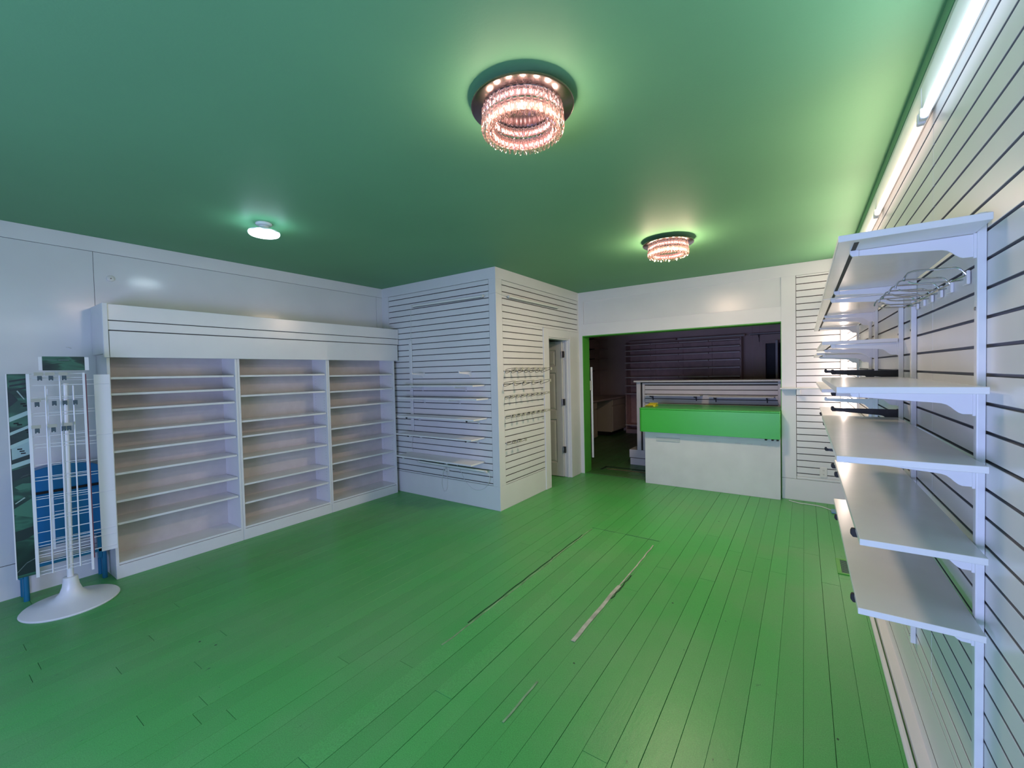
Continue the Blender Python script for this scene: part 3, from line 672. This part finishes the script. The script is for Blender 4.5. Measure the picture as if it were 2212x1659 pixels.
# ---------------------------------------------------------------- wire display hooks on the closet side
hk = None
rowsH = [(1.599, 7, 3.99, 4.80, 'top row', True), (1.447, 5, 3.965, 4.77, 'second row', True), (1.294, 8, 3.97, 4.80, 'third row', False), (1.066, 8, 3.99, 4.80, 'fourth row', False), (0.761, 3, 3.99, 4.22, 'lowest row', False)]
def make_hook(label, loc, group):
    r = thing('display_hook', label, 'hook', loc, group)
    part(r, 'wire', MB().tube([(0.002,0,0.002),(0.012,0,-0.024),(0.030,0,-0.022),(0.13,0,0.010),(0.150,0,0.024)], 0.0032, 6), m_hook, local=True, smooth=True)
    part(r, 'price_wire', MB().tube([(0.004,0.004,0.012),(0.03,0.004,0.022),(0.158,0.004,0.036)], 0.0028, 6), m_hook, local=True, smooth=True)
    part(r, 'back_plate', MB().box(-0.003, 0.002, -0.008, 0.010, -0.026, 0.006), m_metal_w, local=True, bevel=0.001)
    part(r, 'ticket_plate', MB().box(0.156, 0.160, -0.014, 0.022, 0.004, 0.040), m_tag, local=True, bevel=0.001)
    return r
for z, n, ya, yb, rn, lng in rowsH:
    for i in range(n):
        y = ya + (yb-ya)*i/(n-1) + rnd.uniform(-0.012, 0.012)
        lab = 'chrome wire display hook, %s on the closet side, %s from the corner' % (rn, ORD[i])
        if hk is None: hk = make_hook(lab, (XB+0.004, y, z), 'hooks on the closet side wall')
        else:
            h2 = dup(hk, (XB+0.004, y, z), rnd.uniform(-0.05, 0.05), lab, 'hooks on the closet side wall')
            if not lng: h2.scale = (0.78, 1, 0.8)

# ---------------------------------------------------------------- shelving on the right wall
def standard(y, label, z0=0.36, z1=1.972):
    t = thing('wall_standard', label, 'shelf standard', (XR-0.01, y, z0), group='upright standards on the right wall')
    a = XR-0.0185
    part(t, 'channel', MB().prism([(XR-0.001,y-0.0125),(a+0.002,y-0.0125),(a,y-0.0105),(a,y+0.0105),(a+0.002,y+0.0125),(XR-0.001,y+0.0125)], 'z', z0, z1), m_metal_w, bevel=0.0008)
    part(t, 'screw', MB().tube([(a+0.001,y,z0+0.03),(a-0.002,y,z0+0.03)], 0.005, 10).tube([(a+0.001,y,z1-0.25),(a-0.002,y,z1-0.25)], 0.005, 10), m_steel)
ST_Y = [1.645, 2.485, 2.776, 3.636, 3.937, 4.763]
for i, y in enumerate(ST_Y):
    standard(y, 'white upright shelf standard on the right wall, %s from the camera' % ORD[i])
XS = XR-0.020
def wshelf(z, x0, y0, y1, label):
    o = solo('bracket_shelf', label, 'shelf', box(x0, XS-0.001, y0, y1, z-0.018, z), m_shelf, loc=((x0+XS)/2, (y0+y1)/2, z-0.018), bevel=0.0012, group='bracket shelves on the right wall')
    if x0 < 0.1: part(o, 'underside_groove', MB().box(0.117, 0.128, y0+0.03, y1-0.03, z-0.0186, z-0.0181), m_groove, label='dark groove along the underside')
def wbr_(y, z, Lb, c, label):
    bracket(label, (XS-0.001, y, z), Lb, c, 0.0, 0.060, 'brackets on the right wall standards')
near = 'on the first two standards of the right wall'
wshelf(1.939, 0.080, 1.505, 2.735, 'highest white shelf of the nearest right wall bay, seen from below')
wshelf(1.517, 0.076, 1.520, 2.740, 'white shelf at eye level in the nearest right wall bay')
wshelf(1.320, 0.076, 1.520, 2.740, 'white shelf just below eye level in the nearest right wall bay, with reflections')
wshelf(1.090, 0.127, 1.520, 2.740, 'second lowest white shelf of the nearest right wall bay')
wshelf(0.888, 0.124, 1.530, 2.740, 'lowest white shelf of the nearest right wall bay')
wshelf(1.939, 0.082, 2.757, 3.985, 'highest white shelf of the middle right wall bay')
wshelf(1.704, 0.078, 2.757, 3.985, 'white shelf under the highest one in the middle right wall bay')
wshelf(1.455, 0.076, 2.757, 3.985, 'white shelf in the middle right wall bay, mostly behind the eye level shelf')
wshelf(1.939, 0.084, 4.000, 5.235, 'highest white shelf of the farthest right wall bay')
wshelf(1.676, 0.080, 4.000, 5.235, 'white shelf under the highest one in the farthest right wall bay')
wshelf(1.165, 0.127, 4.000, 5.235, 'lower white shelf of the farthest right wall bay')
BRK = [ (0,1.920,.248,'w','highest'),(1,1.920,.248,'w','highest'),(0,1.498,.248,'w','eye level'),(1,1.498,.248,'w','eye level'),
        (0,1.301,.248,'w','below eye level'),(1,1.301,.248,'w','below eye level'),(0,1.071,.248,'x','second lowest'),(1,1.071,.248,'x','second lowest'),
        (0,0.869,.248,'x','lowest'),(1,0.869,.248,'x','lowest'),
        (2,1.920,.248,'w','highest'),(3,1.920,.248,'w','highest'),(2,1.685,.248,'w','second'),(3,1.685,.248,'w','second'),
        (2,1.436,.248,'x','third'),(3,1.436,.248,'x','third'),(4,1.920,.248,'w','highest'),(5,1.920,.248,'w','highest'),
        (4,1.657,.248,'w','second'),(5,1.657,.248,'w','second'),(4,1.146,.248,'x','lower'),(5,1.146,.248,'x','lower')]
for i, z, Lb, c, nm in BRK:
    bay = ('nearest','middle','farthest')[i//2]
    wbr_(ST_Y[i], z, Lb, c, '%s bracket under the %s shelf of the %s bay, %s standard' % ('black tipped' if c == 'x' else 'white', nm, bay, ORD[i]))
for i, z, c, nm in ((2,1.548,'b','upper'),(2,1.356,'b','middle'),(3,1.352,'w','middle'),(3,1.545,'b','upper'),(2,1.055,'b','low'),(3,1.005,'b','low')):
    wbr_(ST_Y[i], z, .248, c, 'bare %s bracket without a shelf, %s on the %s standard' % ({'b':'black','w':'white'}[c], nm, ORD[i]))
# waterfall wire hooks below the top shelf
wh = None
for i, y in enumerate((1.780, 1.953, 2.072, 2.198, 2.331, 2.428)):
    lab = 'steel double wire hook under the top right wall shelf, %s from the camera' % ORD[i]
    loc = (XR-0.002, y, 1.826)
    if wh is None:
        r = thing('wire_hook', lab, 'hook', loc, 'wire hooks on the right slatwall')
        part(r, 'upper_wire', MB().tube([(-0.006,-0.012,0.006),(-0.020,-0.012,0.026),(-0.028,-0.012,0.030),(-0.118,-0.012,0.034),(-0.132,-0.012,0.030),(-0.140,-0.012,0.016),(-0.141,-0.012,0.006)], 0.0026, 8), m_chrome, smooth=True, local=True)
        part(r, 'lower_wire', MB().tube([(-0.006,0.012,-0.004),(-0.030,0.012,-0.006),(-0.100,0.012,-0.003),(-0.118,0.012,0.001),(-0.128,0.012,0.006)], 0.0026, 8), m_chrome, smooth=True, local=True)
        part(r, 'back_plate', MB().box(-0.008, 0.000, -0.022, 0.022, -0.022, 0.018), m_metal_w, bevel=0.002, local=True)
        part(r, 'brace', MB().tube([(-0.010,-0.012,0.004),(-0.034,0.012,-0.006)], 0.0022, 6), m_chrome, smooth=True, local=True)
        wh = r
    else: dup(wh, loc, rnd.uniform(-0.12, 0.12), lab, 'wire hooks on the right slatwall')

# ---------------------------------------------------------------- back right slatwall: ledge, outlet, cord, vent
t = thing('wall_ledge', 'narrow white ledge shelf on the back wall between opening and right wall', 'shelf', (0.0, YK-0.06, 1.31))
part(t, 'board', MB().box(-0.235, 0.32, YK-0.115, YK-0.006, 1.312, 1.327), m_trim, bevel=0.0015)
part(t, 'bracket', MB().box(-0.073, -0.038, YK-0.10, YK-0.002, 1.245, 1.311), m_metal_w, bevel=0.001)
o = thing('wall_outlet', 'ivory double outlet low on the back right slatwall', 'outlet', (0.18, YK-0.003, 0.352))
part(o, 'cover_plate', MB().box(0.145,0.213,YK-0.007,YK,0.297,0.412), m_plastic, bevel=0.002)
for z in (0.377, 0.332): part(o, 'socket', MB().box(0.170,0.188,YK-0.009,YK-0.0065,z-0.012,z+0.012), m_plastic, bevel=0.003)
part(o, 'slots', MB().box(0.1735,0.1755,YK-0.0098,YK-0.009,0.374,0.383).box(0.1825,0.1845,YK-0.0098,YK-0.009,0.374,0.383).box(0.1735,0.1755,YK-0.0098,YK-0.009,0.329,0.338).box(0.1825,0.1845,YK-0.0098,YK-0.009,0.329,0.338), m_dark)
cb = cable('extension_lead', 'white extension cord along the floor under the back right slatwall', [(-0.15,5.90,0.005),(-0.05,5.84,0.005),(0.06,5.83,0.006),(0.16,5.80,0.006),(0.245,5.70,0.007)], r=0.0045)
part(cb, 'blue_plug', MB().box(0.235,0.275,5.60,5.71,0.002,0.022), mat('pale_blue_plug', (0.16, 0.33, 0.50), 0.4), bevel=0.004, label='pale blue plug')
t = thing('floor_vent', 'green painted floor vent grille beside the right wall', 'vent', (0.26, 4.15, 0.0))
part(t, 'frame', MB().box(0.205,0.345,3.995,4.018,0,0.007).box(0.205,0.345,4.282,4.305,0,0.007).box(0.205,0.232,4.018,4.282,0,0.007).box(0.318,0.345,4.018,4.282,0,0.007), m_jamb, bevel=0.0015)
for k in range(14): part(t, 'slat', MB().box(0.232,0.318,4.024+k*0.0187,4.034+k*0.0187,0.0005,0.005), m_vent)

# ---------------------------------------------------------------- counter
t = thing('shop_counter', 'green topped shop counter with white base in the wide opening', 'counter', (-1.05, 6.1, 0))
yc0 = 5.795
poly = [(-0.232, yc0), (-0.232, 6.60), (-1.88, 6.60)]
R = 0.045
for k in range(7):
    a = PI + (PI/2)*k/6; poly.append((-1.880+R+R*math.cos(a), yc0+R+R*math.sin(a)))
part(t, 'fascia', MB().prism(poly, 'z', 0.728, 1.034), m_counter, bevel=0.002)
poly2 = [(x-(0.004 if x < -1 else 0), y-(0.004 if y < 6 else 0)) for x, y in poly]
part(t, 'top', MB().prism(poly2, 'z', 1.036, 1.052), m_counter, bevel=0.004)
part(t, 'base', MB().box(-1.828, -0.234, 5.885, 6.55, 0.0, 0.727), m_counter_base, bevel=0.002)
part(t, 'label_holder', MB().box(-1.672, -1.362, 5.876, 5.885, 0.600, 0.652), mat('grey_label_holder', (0.52,0.58,0.58), 0.25), bevel=0.002)
for x in (-0.375, -0.308, -0.258): part(t, 'peg', MB().box(x-0.012, x+0.012, 5.80, 5.83, 0.708, 0.728), m_rubber, bevel=0.003)
for x, w in ((-1.08,.06),(-0.90,.05),(-0.68,.06),(-0.55,.06),(-0.40,.07)): part(t, 'tape_scrap', MB().box(x-w/2, x+w/2, 5.8835, 5.885, 0.635, 0.643), m_hutch)
t = thing('yellow_pad', 'small yellow pad with a dark curled edge on the green counter', 'pad', (-1.80, 6.15, 1.052))
part(t, 'sheets', MB().box(-1.875,-1.735,6.06,6.22,1.0522,1.070).add([(-1.86,6.10,1.0701),(-1.74,6.10,1.0701),(-1.735,6.22,1.090),(-1.85,6.22,1.090),(-1.86,6.10,1.074),(-1.74,6.10,1.074),(-1.735,6.22,1.096),(-1.85,6.22,1.096)],[(0,1,2,3),(4,5,6,7),(0,1,5,4),(1,2,6,5),(2,3,7,6),(3,0,4,7)]), m_yellow, bevel=0.001)
part(t, 'dark_edge', MB().box(-1.868,-1.76,6.055,6.0605,1.058,1.066), m_dark)
# hutch with slat back behind the counter
YH = 6.90
t = thing('slat_hutch', 'grey slat-backed display hutch standing behind the green counter', 'hutch', (-1.25, YH, 0))
part(t, 'top_board', MB().box(-2.285, XO1-0.01, YH-0.10, YH+0.32, 1.376, 1.402), m_hutch, bevel=0.002)
part(t, 'post', MB().box(-2.262, -2.198, YH-0.03, YH+0.06, 0.26, 1.376), m_hutch, bevel=0.002)
part(t, 'inner_post', MB().box(-2.172, -2.134, YH-0.012, YH+0.04, 0.26, 1.345), m_hutch, bevel=0.002)
part(t, 'right_post', MB().box(-0.298, -0.236, YH-0.012, YH+0.06, 0.0, 1.376), m_hutch, bevel=0.002)
part(t, 'backing', MB().box(-2.20, -0.25, YH+0.012, YH+0.03, 0.26, 1.376), m_dark)
part(t, 'base_box', MB().box(-2.40, -1.3, YH+0.02, YH+0.36, 0.0, 0.112), m_hutch, bevel=0.003)
part(t, 'base_box', MB().box(-2.41, -1.3, YH+0.01, YH+0.36, 0.122, 0.255), m_hutch, bevel=0.003)
part(t, 'frame_rail', MB().box(-2.172, -0.298, YH-0.008, YH+0.012, 1.335, 1.360), m_hutch, bevel=0.002)
zz = 1.318
while zz > 0.4:
    part(t, 'slat', MB().box(-2.133, -0.299, YH, YH+0.011, zz-0.0615, zz), m_hutch, bevel=0.001)
    zz -= 0.0712
for k, (x0, x1, zt) in enumerate(((-2.09, -1.26, 1.180), (-1.17, -0.335, 1.168))):
    lab = ('left', 'right')[k]
    solo('hutch_shelf', 'grey shelf on the hutch slats, %s one of two' % ('end nearest the dark passage' if k == 0 else 'end nearest the right jamb'), 'shelf', box(x0, x1, YH-0.215, YH-0.006, zt-0.014, zt), m_hutch, loc=((x0+x1)/2, YH-0.1, zt-0.014), bevel=0.001, group='shelves on the hutch')
    for q, x in enumerate((x0+0.09, x1-0.09)):
        bracket('small black bracket under the hutch shelf, %s from the passage' % ORD[2*k+q], (x, YH-0.009, zt-0.016), 0.16, 'b', RZA, 0.075, 'brackets on the hutch')
# half gate edge behind the green jamb
t = thing('half_gate', 'white half-height gate seen edge-on against the green jamb', 'gate', (-2.80, 6.40, 0.19))
gm = MB().box(-0.016, 0.016, 0.0, 0.45, 0.0, 1.446); gm.xf(Matrix.Translation((-2.788, 6.285, 0.192)) @ Matrix.Rotation(math.radians(28), 4, 'Z'))
part(t, 'leaf', gm, m_trim, bevel=0.002)
part(t, 'hinge', MB().box(-2.800, -2.783, 6.235, 6.262, 1.27, 1.42), m_plastic, bevel=0.001)

# ---------------------------------------------------------------- back room furniture
t = thing('back_room_shelving', 'long grey metal shelving unit along the end wall of the back room', 'shelving', (-2.4, 10.55, 0))
UX = (-3.69, -3.045, -2.40, -1.76, -1.13)
part(t, 'back_panel', MB().box(UX[0], UX[-1], 10.735, 10.755, 0.05, 2.25), m_unit)
for i, x in enumerate(UX):
    y0 = 10.40 if i in (0, 4) else 10.70
    part(t, 'upright', MB().box(x-0.012, x+0.012, y0, 10.76, 0, 2.25), m_unit, bevel=0.001)
for z in (2.20, 2.056, 1.926, 1.764, 1.597, 1.402, 1.198, 0.998, 0.22):
    for i in range(4):
        x0, x1 = UX[i], UX[i+1]
        s_ = part(t, 'shelf', MB().box(x0+0.006, x1-0.006, 10.33, 10.73, z-0.012, z), m_unit)
        part(s_, 'price_rail', MB().box(x0+0.006, x1-0.006, 10.316, 10.33, z-0.026 + (0.003 if i % 2 else 0), z+0.004), m_unit_edge, bevel=0.001)
part(t, 'plinth', MB().box(UX[0], UX[-1], 10.36, 10.73, 0, 0.10), m_unit)
t = thing('fluorescent_batten', 'unlit long light batten resting on top of the back room shelving', 'light', (-1.8, 10.45, 2.25))
part(t, 'body', MB().box(-2.44, -1.05, 10.40, 10.47, 2.252, 2.296), m_back_room, bevel=0.004)
part(t, 'tube', MB().tube([(-2.42,10.38,2.275),(-1.07,10.38,2.275)], 0.013, 8), m_tube_off, smooth=True)
t = thing('fluorescent_batten', 'second unlit light batten on the darker half of the back room shelving', 'light', (-3.0, 10.45, 2.25))
part(t, 'body', MB().box(-3.62, -2.48, 10.40, 10.47, 2.252, 2.292), m_unit, bevel=0.004)
part(t, 'tube', MB().tube([(-3.60,10.38,2.272),(-2.50,10.38,2.272)], 0.013, 8), m_back_room, smooth=True)
t = thing('high_wall_shelf', 'high shelf on a black bracket above the far doorway of the back room', 'shelf', (-0.4, 10.65, 2.28))
part(t, 'board', MB().box(-0.97, 0.2, 10.50, 10.795, 2.283, 2.302), m_hutch, bevel=0.001)
part(t, 'bracket', MB().prism([(10.50,2.281),(10.795,2.281),(10.795,2.13),(10.77,2.13),(10.74,2.205),(10.50,2.265)], 'x', -0.813, -0.804), m_metal_b)
part(t, 'strip', MB().box(-0.814, -0.798, 10.785, 10.798, 2.01, 2.28), m_unit)
for i, z in enumerate((2.40, 2.145, 1.90, 1.60)):
    t = thing('side_wall_shelf', 'dark shelf on the left wall of the back room, %s from the top' % ORD[i], 'shelf', (-4.42, 10.2, z), group='shelves on the back room left wall')
    part(t, 'board', MB().box(-4.545, -4.28, 9.55, 10.74, z-0.016, z), m_unit, bevel=0.001)
    part(t, 'bracket', MB().prism([(-4.545,z-0.016),(-4.30,z-0.016),(-4.30,z-0.03),(-4.48,z-0.05),(-4.545,z-0.12)], 'y', 9.90, 9.912), m_metal_b)
solo('worktop', 'long brown worktop over the cabinets in the back room', 'worktop', box(-4.54, -3.76, 7.7, 10.785, 0.885, 0.925), m_top, loc=(-4.15, 9.2, 0.885), bevel=0.003)
for i, (y0, y1, lab) in enumerate(((7.95, 8.86, 'beige base cabinet under the worktop, nearer the opening'), (9.76, 10.74, 'beige base cabinet under the worktop, at the far wall'))):
    t = thing('base_cabinet', lab, 'cabinet', (-4.15, (y0+y1)/2, 0), group='base cabinets in the back room')
    part(t, 'body', MB().box(-4.54, -3.825, y0, y1, 0.09, 0.884), m_cab, bevel=0.002)
    part(t, 'toe_kick', MB().box(-4.54, -3.89, y0+0.01, y1-0.01, 0, 0.09), m_dark)
    d = part(t, 'door', MB().box(-3.825, -3.807, y0+0.02, y1-0.02, 0.11, 0.71), m_cab, bevel=0.003)
    part(d, 'door_frame', MB().box(-3.807,-3.800,y0+0.02,y0+0.09,0.11,0.71).box(-3.807,-3.800,y1-0.09,y1-0.02,0.11,0.71).box(-3.807,-3.800,y0+0.09,y1-0.09,0.64,0.71).box(-3.807,-3.800,y0+0.09,y1-0.09,0.11,0.18), m_cab, bevel=0.002)
    part(t, 'drawer', MB().box(-3.825, -3.802, y0+0.02, y1-0.02, 0.73, 0.87), m_cab, bevel=0.003)
t = thing('tape_dispenser', 'small dark object on the back room worktop beside the gate', 'desk item', (-3.84, 8.45, 0.925))
part(t, 'body', MB().prism([(-3.90,0.9252),(-3.80,0.9252),(-3.80,0.965),(-3.83,1.02),(-3.90,1.02)], 'y', 8.37, 8.53), m_metal_b, bevel=0.004)
part(t, 'roll', MB().tube([(-3.86,8.40,0.985),(-3.86,8.50,0.985)], 0.035, 14), m_dark, smooth=True)

# ---------------------------------------------------------------- wire display rack at the left
RC = Vector((-4.33, 0.66, 0)); ra = math.radians(8)
def RV(t_, z, off=0.0):   # rack plane to world
    return Vector((RC.x + math.sin(ra)*t_ + math.cos(ra)*off, RC.y + math.cos(ra)*t_ - math.sin(ra)*off, z))
def rbox(t0, t1, z0, z1, o0, o1):
    b = MB().box(o0, o1, t0, t1, z0, z1)
    b.v = [tuple(RV(v[1], v[2], v[0])) for v in b.v]; return b
rk = thing('display_rack', 'white wire display rack with trumpet foot beside the bookcases', 'display rack', (RC.x, RC.y, 0))
part(rk, 'foot', MB().lathe([(0.252,0.0),(0.256,0.006),(0.250,0.013),(0.20,0.026),(0.13,0.042),(0.085,0.062),(0.06,0.09),(0.046,0.13),(0.040,0.17),(0.038,0.195),(0.030,0.197),(0.001,0.197)], n=56), m_metal_w, smooth=True, local=True)
part(rk, 'pole', MB().tube([(0,0,0.19),RV(0.021,1.575)-RC], 0.0175, 16), m_metal_w, smooth=True, local=True)
part(rk, 'grid_frame', MB().add(*(lambda b: (b.v, b.f))(rbox(-0.160,-0.143,0.255,1.645,0.028,0.040))).add(*(lambda b: (b.v, b.f))(rbox(0.108,0.122,0.215,1.650,0.028,0.044))), m_metal_w, bevel=0.001)
part(rk, 'edge_strip', rbox(0.122,0.128,0.30,1.64,0.020,0.044), m_red, label='dark red-brown edge strip')
for k, tt in enumerate((-0.082, -0.012, 0.052)):
    top = (1.56, 1.645, 1.56)[k]
    part(rk, 'grid_upright', MB().tube([RV(tt, 0.26, 0.03), RV(tt+0.008, top, 0.03)], 0.0042, 8), m_metal_w, smooth=True)
part(rk, 'rear_upright', rbox(-0.080,-0.062,0.40,1.54,-0.05,-0.044), m_metal_w, bevel=0.001)
wz = [1.643,1.615,1.565,1.482,1.470,1.375,1.355,1.215,1.160,1.138,1.02,0.935,0.912,0.80,0.785,0.73,0.655,0.635,0.555,0.485,0.462,0.425,0.40,0.385,0.345,0.285,0.263]
for i, z in enumerate(wz):
    part(rk, 'grid_wire', MB().tube([RV(-0.152, z, 0.026), RV(0.115, z+0.002, 0.026)], 0.0024, 6), m_metal_w, smooth=True)
for i, z in enumerate((1.60,1.565,1.48,1.385,1.365,1.222,1.18,1.145,1.125,1.0,0.915,0.895,0.755,0.665,0.645,0.535,0.475,0.45,0.425,0.335)):
    part(rk, 'rear_wire', MB().tube([RV(-0.06, z, -0.055), RV(0.262, z, -0.055)], 0.0022, 6), m_metal_w, smooth=True)
part(rk, 'side_panel', rbox(0.170,0.258,0.305,1.636,-0.050,-0.046), m_mel, bevel=0.0008, label='plain white side panel')
for z in (1.565, 1.185, 0.755, 0.475, 0.425, 0.335):
    part(rk, 'panel_wire', MB().tube([RV(0.12, z, -0.043), RV(0.25, z, -0.043)], 0.0022, 6), m_metal_w, smooth=True)
gp = part(rk, 'graphic_panel', rbox(-0.245,-0.152,0.268,1.646,-0.006,0.0), m_print, label='dark green printed side panel')
part(gp, 'panel_edge', rbox(-0.250,-0.244,0.262,1.646,-0.010,0.004), m_mel)
# lighter printed bands and key blocks on the panel
for (za, zb, sl) in ((1.355,1.385,0.03),(1.265,1.285,0.03),(1.175,1.20,0.03),(1.03,1.06,0.02)):
    v = [RV(-0.243,za-sl,0.0006),RV(-0.153,za+sl*0.5,0.0006),RV(-0.153,zb+sl*0.5,0.0006),RV(-0.243,zb-sl,0.0006),RV(-0.243,za-sl,0.002),RV(-0.153,za+sl*0.5,0.002),RV(-0.153,zb+sl*0.5,0.002),RV(-0.243,zb-sl,0.002)]
    part(gp, 'printed_band', MB().add(v, [(0,3,2,1),(4,5,6,7),(0,1,5,4),(1,2,6,5),(2,3,7,6),(3,0,4,7)]), mat('printed_pale_green', (0.36, 0.52, 0.47), 0.35))
def shape(par, name, pts, m):
    n = len(pts); v = [RV(a, b, 0.0004) for a, b in pts] + [RV(a, b, 0.0016) for a, b in pts]
    part(par, name, MB().add(v, [tuple(range(n))[::-1], tuple(range(n, 2*n))] + [(i, (i+1) % n, (i+1) % n + n, i+n) for i in range(n)]), m)
m_ink = mat('printed_near_black', (0.010, 0.024, 0.022), 0.35); m_glint = mat('printed_glint', (0.34, 0.46, 0.40), 0.3)
m_leaf = mat('printed_leaf_green', (0.05, 0.17, 0.10), 0.35)
for k in range(3): shape(gp, 'printed_shape', [(-0.235, 1.590-k*0.030), (-0.156, 1.606-k*0.030), (-0.156, 1.618-k*0.030), (-0.235, 1.602-k*0.030)], m_ink)
shape(gp, 'printed_shape', [(-0.243, 1.42), (-0.200, 1.47), (-0.236, 1.525), (-0.243, 1.525)], m_ink)
shape(gp, 'printed_glint', [(-0.205, 1.53), (-0.200, 1.535), (-0.170, 1.475), (-0.174, 1.472)], m_glint)
shape(gp, 'printed_shape', [(-0.243, 1.00), (-0.155, 1.02), (-0.155, 0.95), (-0.243, 0.93)], m_ink)
shape(gp, 'printed_glint', [(-0.215, 0.940), (-0.155, 0.958), (-0.155, 0.966), (-0.195, 0.955)], m_glint)
shape(gp, 'printed_shape', [(-0.236, 0.885), (-0.200, 0.905), (-0.156, 0.900), (-0.156, 0.872), (-0.215, 0.862)], m_leaf)
shape(gp, 'printed_glint', [(-0.238, 0.775), (-0.234, 0.772), (-0.190, 0.805), (-0.196, 0.810)], m_glint)
shape(gp, 'printed_shape', [(-0.243, 0.70), (-0.156, 0.66), (-0.156, 0.80), (-0.243, 0.74)], m_leaf)
shape(gp, 'printed_shape', [(-0.243, 0.585), (-0.156, 0.605), (-0.160, 0.545), (-0.205, 0.520), (-0.243, 0.518)], m_ink)
shape(gp, 'printed_shape', [(-0.243, 0.315), (-0.200, 0.365), (-0.156, 0.385), (-0.156, 0.290), (-0.243, 0.285)], m_ink)
shape(gp, 'printed_glint', [(-0.243, 0.312), (-0.200, 0.364), (-0.156, 0.385), (-0.156, 0.380), (-0.200, 0.358), (-0.243, 0.305)], m_glint)
keys = MB()
m_key = mat('printed_mid_green', (0.10, 0.26, 0.17), 0.35)
v = [RV(-0.24,1.07,0.0006),RV(-0.155,1.10,0.0006),RV(-0.155,1.20,0.0006),RV(-0.24,1.15,0.0006),RV(-0.24,1.07,0.0018),RV(-0.155,1.10,0.0018),RV(-0.155,1.20,0.0018),RV(-0.24,1.15,0.0018)]
part(gp, 'printed_shape', MB().add(v, [(0,3,2,1),(4,5,6,7),(0,1,5,4),(1,2,6,5),(2,3,7,6),(3,0,4,7)]), mat('printed_pale_teal', (0.30, 0.44, 0.42), 0.35))
for tz, zz in ((-0.215,1.135),(-0.205,1.12),(-0.20,1.105),(-0.225,1.31),(-0.21,1.30),(-0.175,1.26),(-0.17,1.245),(-0.19,1.44),(-0.18,1.425)):
    keys.add(*(lambda b: (b.v, b.f))(rbox(tz, tz+0.022, zz, zz+0.008, 0.0019, 0.0024)))
part(gp, 'printed_keys', keys, m_dark, kind='stuff')
hd = part(rk, 'header_sign', rbox(-0.082,0.124,1.668,1.765,0.006,0.012), m_print2, label='dark green printed header sign')
part(hd, 'header_fin', rbox(-0.100,-0.083,1.668,1.762,-0.004,0.012), m_mel)
part(hd, 'header_fin', rbox(0.125,0.146,1.668,1.762,-0.004,0.012), m_mel)
part(hd, 'header_line', rbox(-0.005,0.048,1.738,1.743,0.012,0.0128).add(*(lambda b: (b.v, b.f))(rbox(-0.06,-0.012,1.739,1.742,0.012,0.0128))), mat('printed_grey', (0.10,0.17,0.16), 0.4))
# clips with yellowed ticket covers
n = 0
clips = [(-0.097,1.63),(-0.045,1.63),(0.018,1.63),(-0.115,1.452),(-0.035,1.455),(0.016,1.455),(0.067,1.455),(-0.120,1.272),(-0.045,1.272),(0.004,1.275),(0.030,1.275)]
for tt, z in clips:
    cl = part(rk, 'price_clip', rbox(tt-0.011, tt+0.011, z-0.026, z+0.0, 0.040, 0.058).add(*(lambda b: (b.v, b.f))(rbox(tt-0.011, tt-0.004, z-0.032, z-0.026, 0.040, 0.058))).add(*(lambda b: (b.v, b.f))(rbox(tt+0.004, tt+0.011, z-0.032, z-0.026, 0.040, 0.058))), m_clip, bevel=0.001)
    if n in (0,1,2,3,7,8,10):
        part(cl, 'ticket_cover', rbox(tt-0.026, tt+0.018, z+0.002, z+0.024, 0.062, 0.065), m_tag)
    n += 1
# blue stand with bins behind the rack
t = thing('blue_bin_stand', 'blue plastic bin on a blue legged stand behind the wire rack', 'bin stand', (-4.70, 0.70, 0))
for y in (0.485, 0.905):
    part(t, 'leg', MB().tube([(-4.66,y,0.0),(-4.66,y,0.36)], 0.0165, 12), m_blue_d, smooth=True)
    part(t, 'rear_leg', MB().tube([(-4.785,y,0.0),(-4.785,y,0.36)], 0.0165, 12), m_blue_d, smooth=True)
    part(t, 'leg_block', MB().box(-4.69,-4.645,y-0.036,y-0.012,0.17,0.34), m_blue_d, bevel=0.004)
part(t, 'cross_bar', MB().box(-4.665,-4.645,0.50,0.90,0.225,0.255), m_blue_d, bevel=0.002)
prof = [(0.515,0.36),(0.905,0.36),(0.905,0.69),(0.515,0.69)]
part(t, 'lower_bin', MB().prism([(0.50,0.36),(0.92,0.36),(0.92,0.755),(0.50,0.755)], 'x', -4.80, -4.655), m_blue, bevel=0.012)
hood = [(0.50,0.775),(0.92,0.775),(0.92,0.90)] + [(0.71+0.21*math.cos(a), 0.885+0.075*math.sin(a)) for a in [PI*k/12 for k in range(1,12)]] + [(0.50,0.90)]
part(t, 'hood', MB().prism(hood, 'x', -4.80, -4.665), m_blue, bevel=0.006)
part(t, 'slot', MB().box(-4.79,-4.675,0.51,0.91,0.754,0.776), m_dark)
# bits on the left wall
t = thing('wall_button', 'small round white button plate high on the left wall', 'wall plate', (XL, 1.058, 2.449))
b = MB().lathe([(0.026,0),(0.026,0.006),(0.020,0.010),(0.001,0.010)], n=24); b.v = [(XL+v[2], 1.058+v[0], 2.449+v[1]) for v in b.v]
part(t, 'plate', b, m_plastic, smooth=True)
b = MB().lathe([(0.004,0.010),(0.004,0.012),(0.0005,0.012)], n=10); b.v = [(XL+v[2], 1.058+v[0], 2.449+v[1]) for v in b.v]
part(t, 'button', b, mat('dark_brown_button', (0.10,0.05,0.04), 0.5))
t = thing('torn_hook', 'torn white adhesive hook left on the wall above the display rack', 'hook', (XL, 0.78, 1.87))
part(t, 'pad', MB().prism([(0.772,1.862),(0.796,1.855),(0.800,1.850),(0.786,1.848),(0.776,1.856)], 'x', XL+0.0005, XL+0.010), m_metal_w, bevel=0.001)
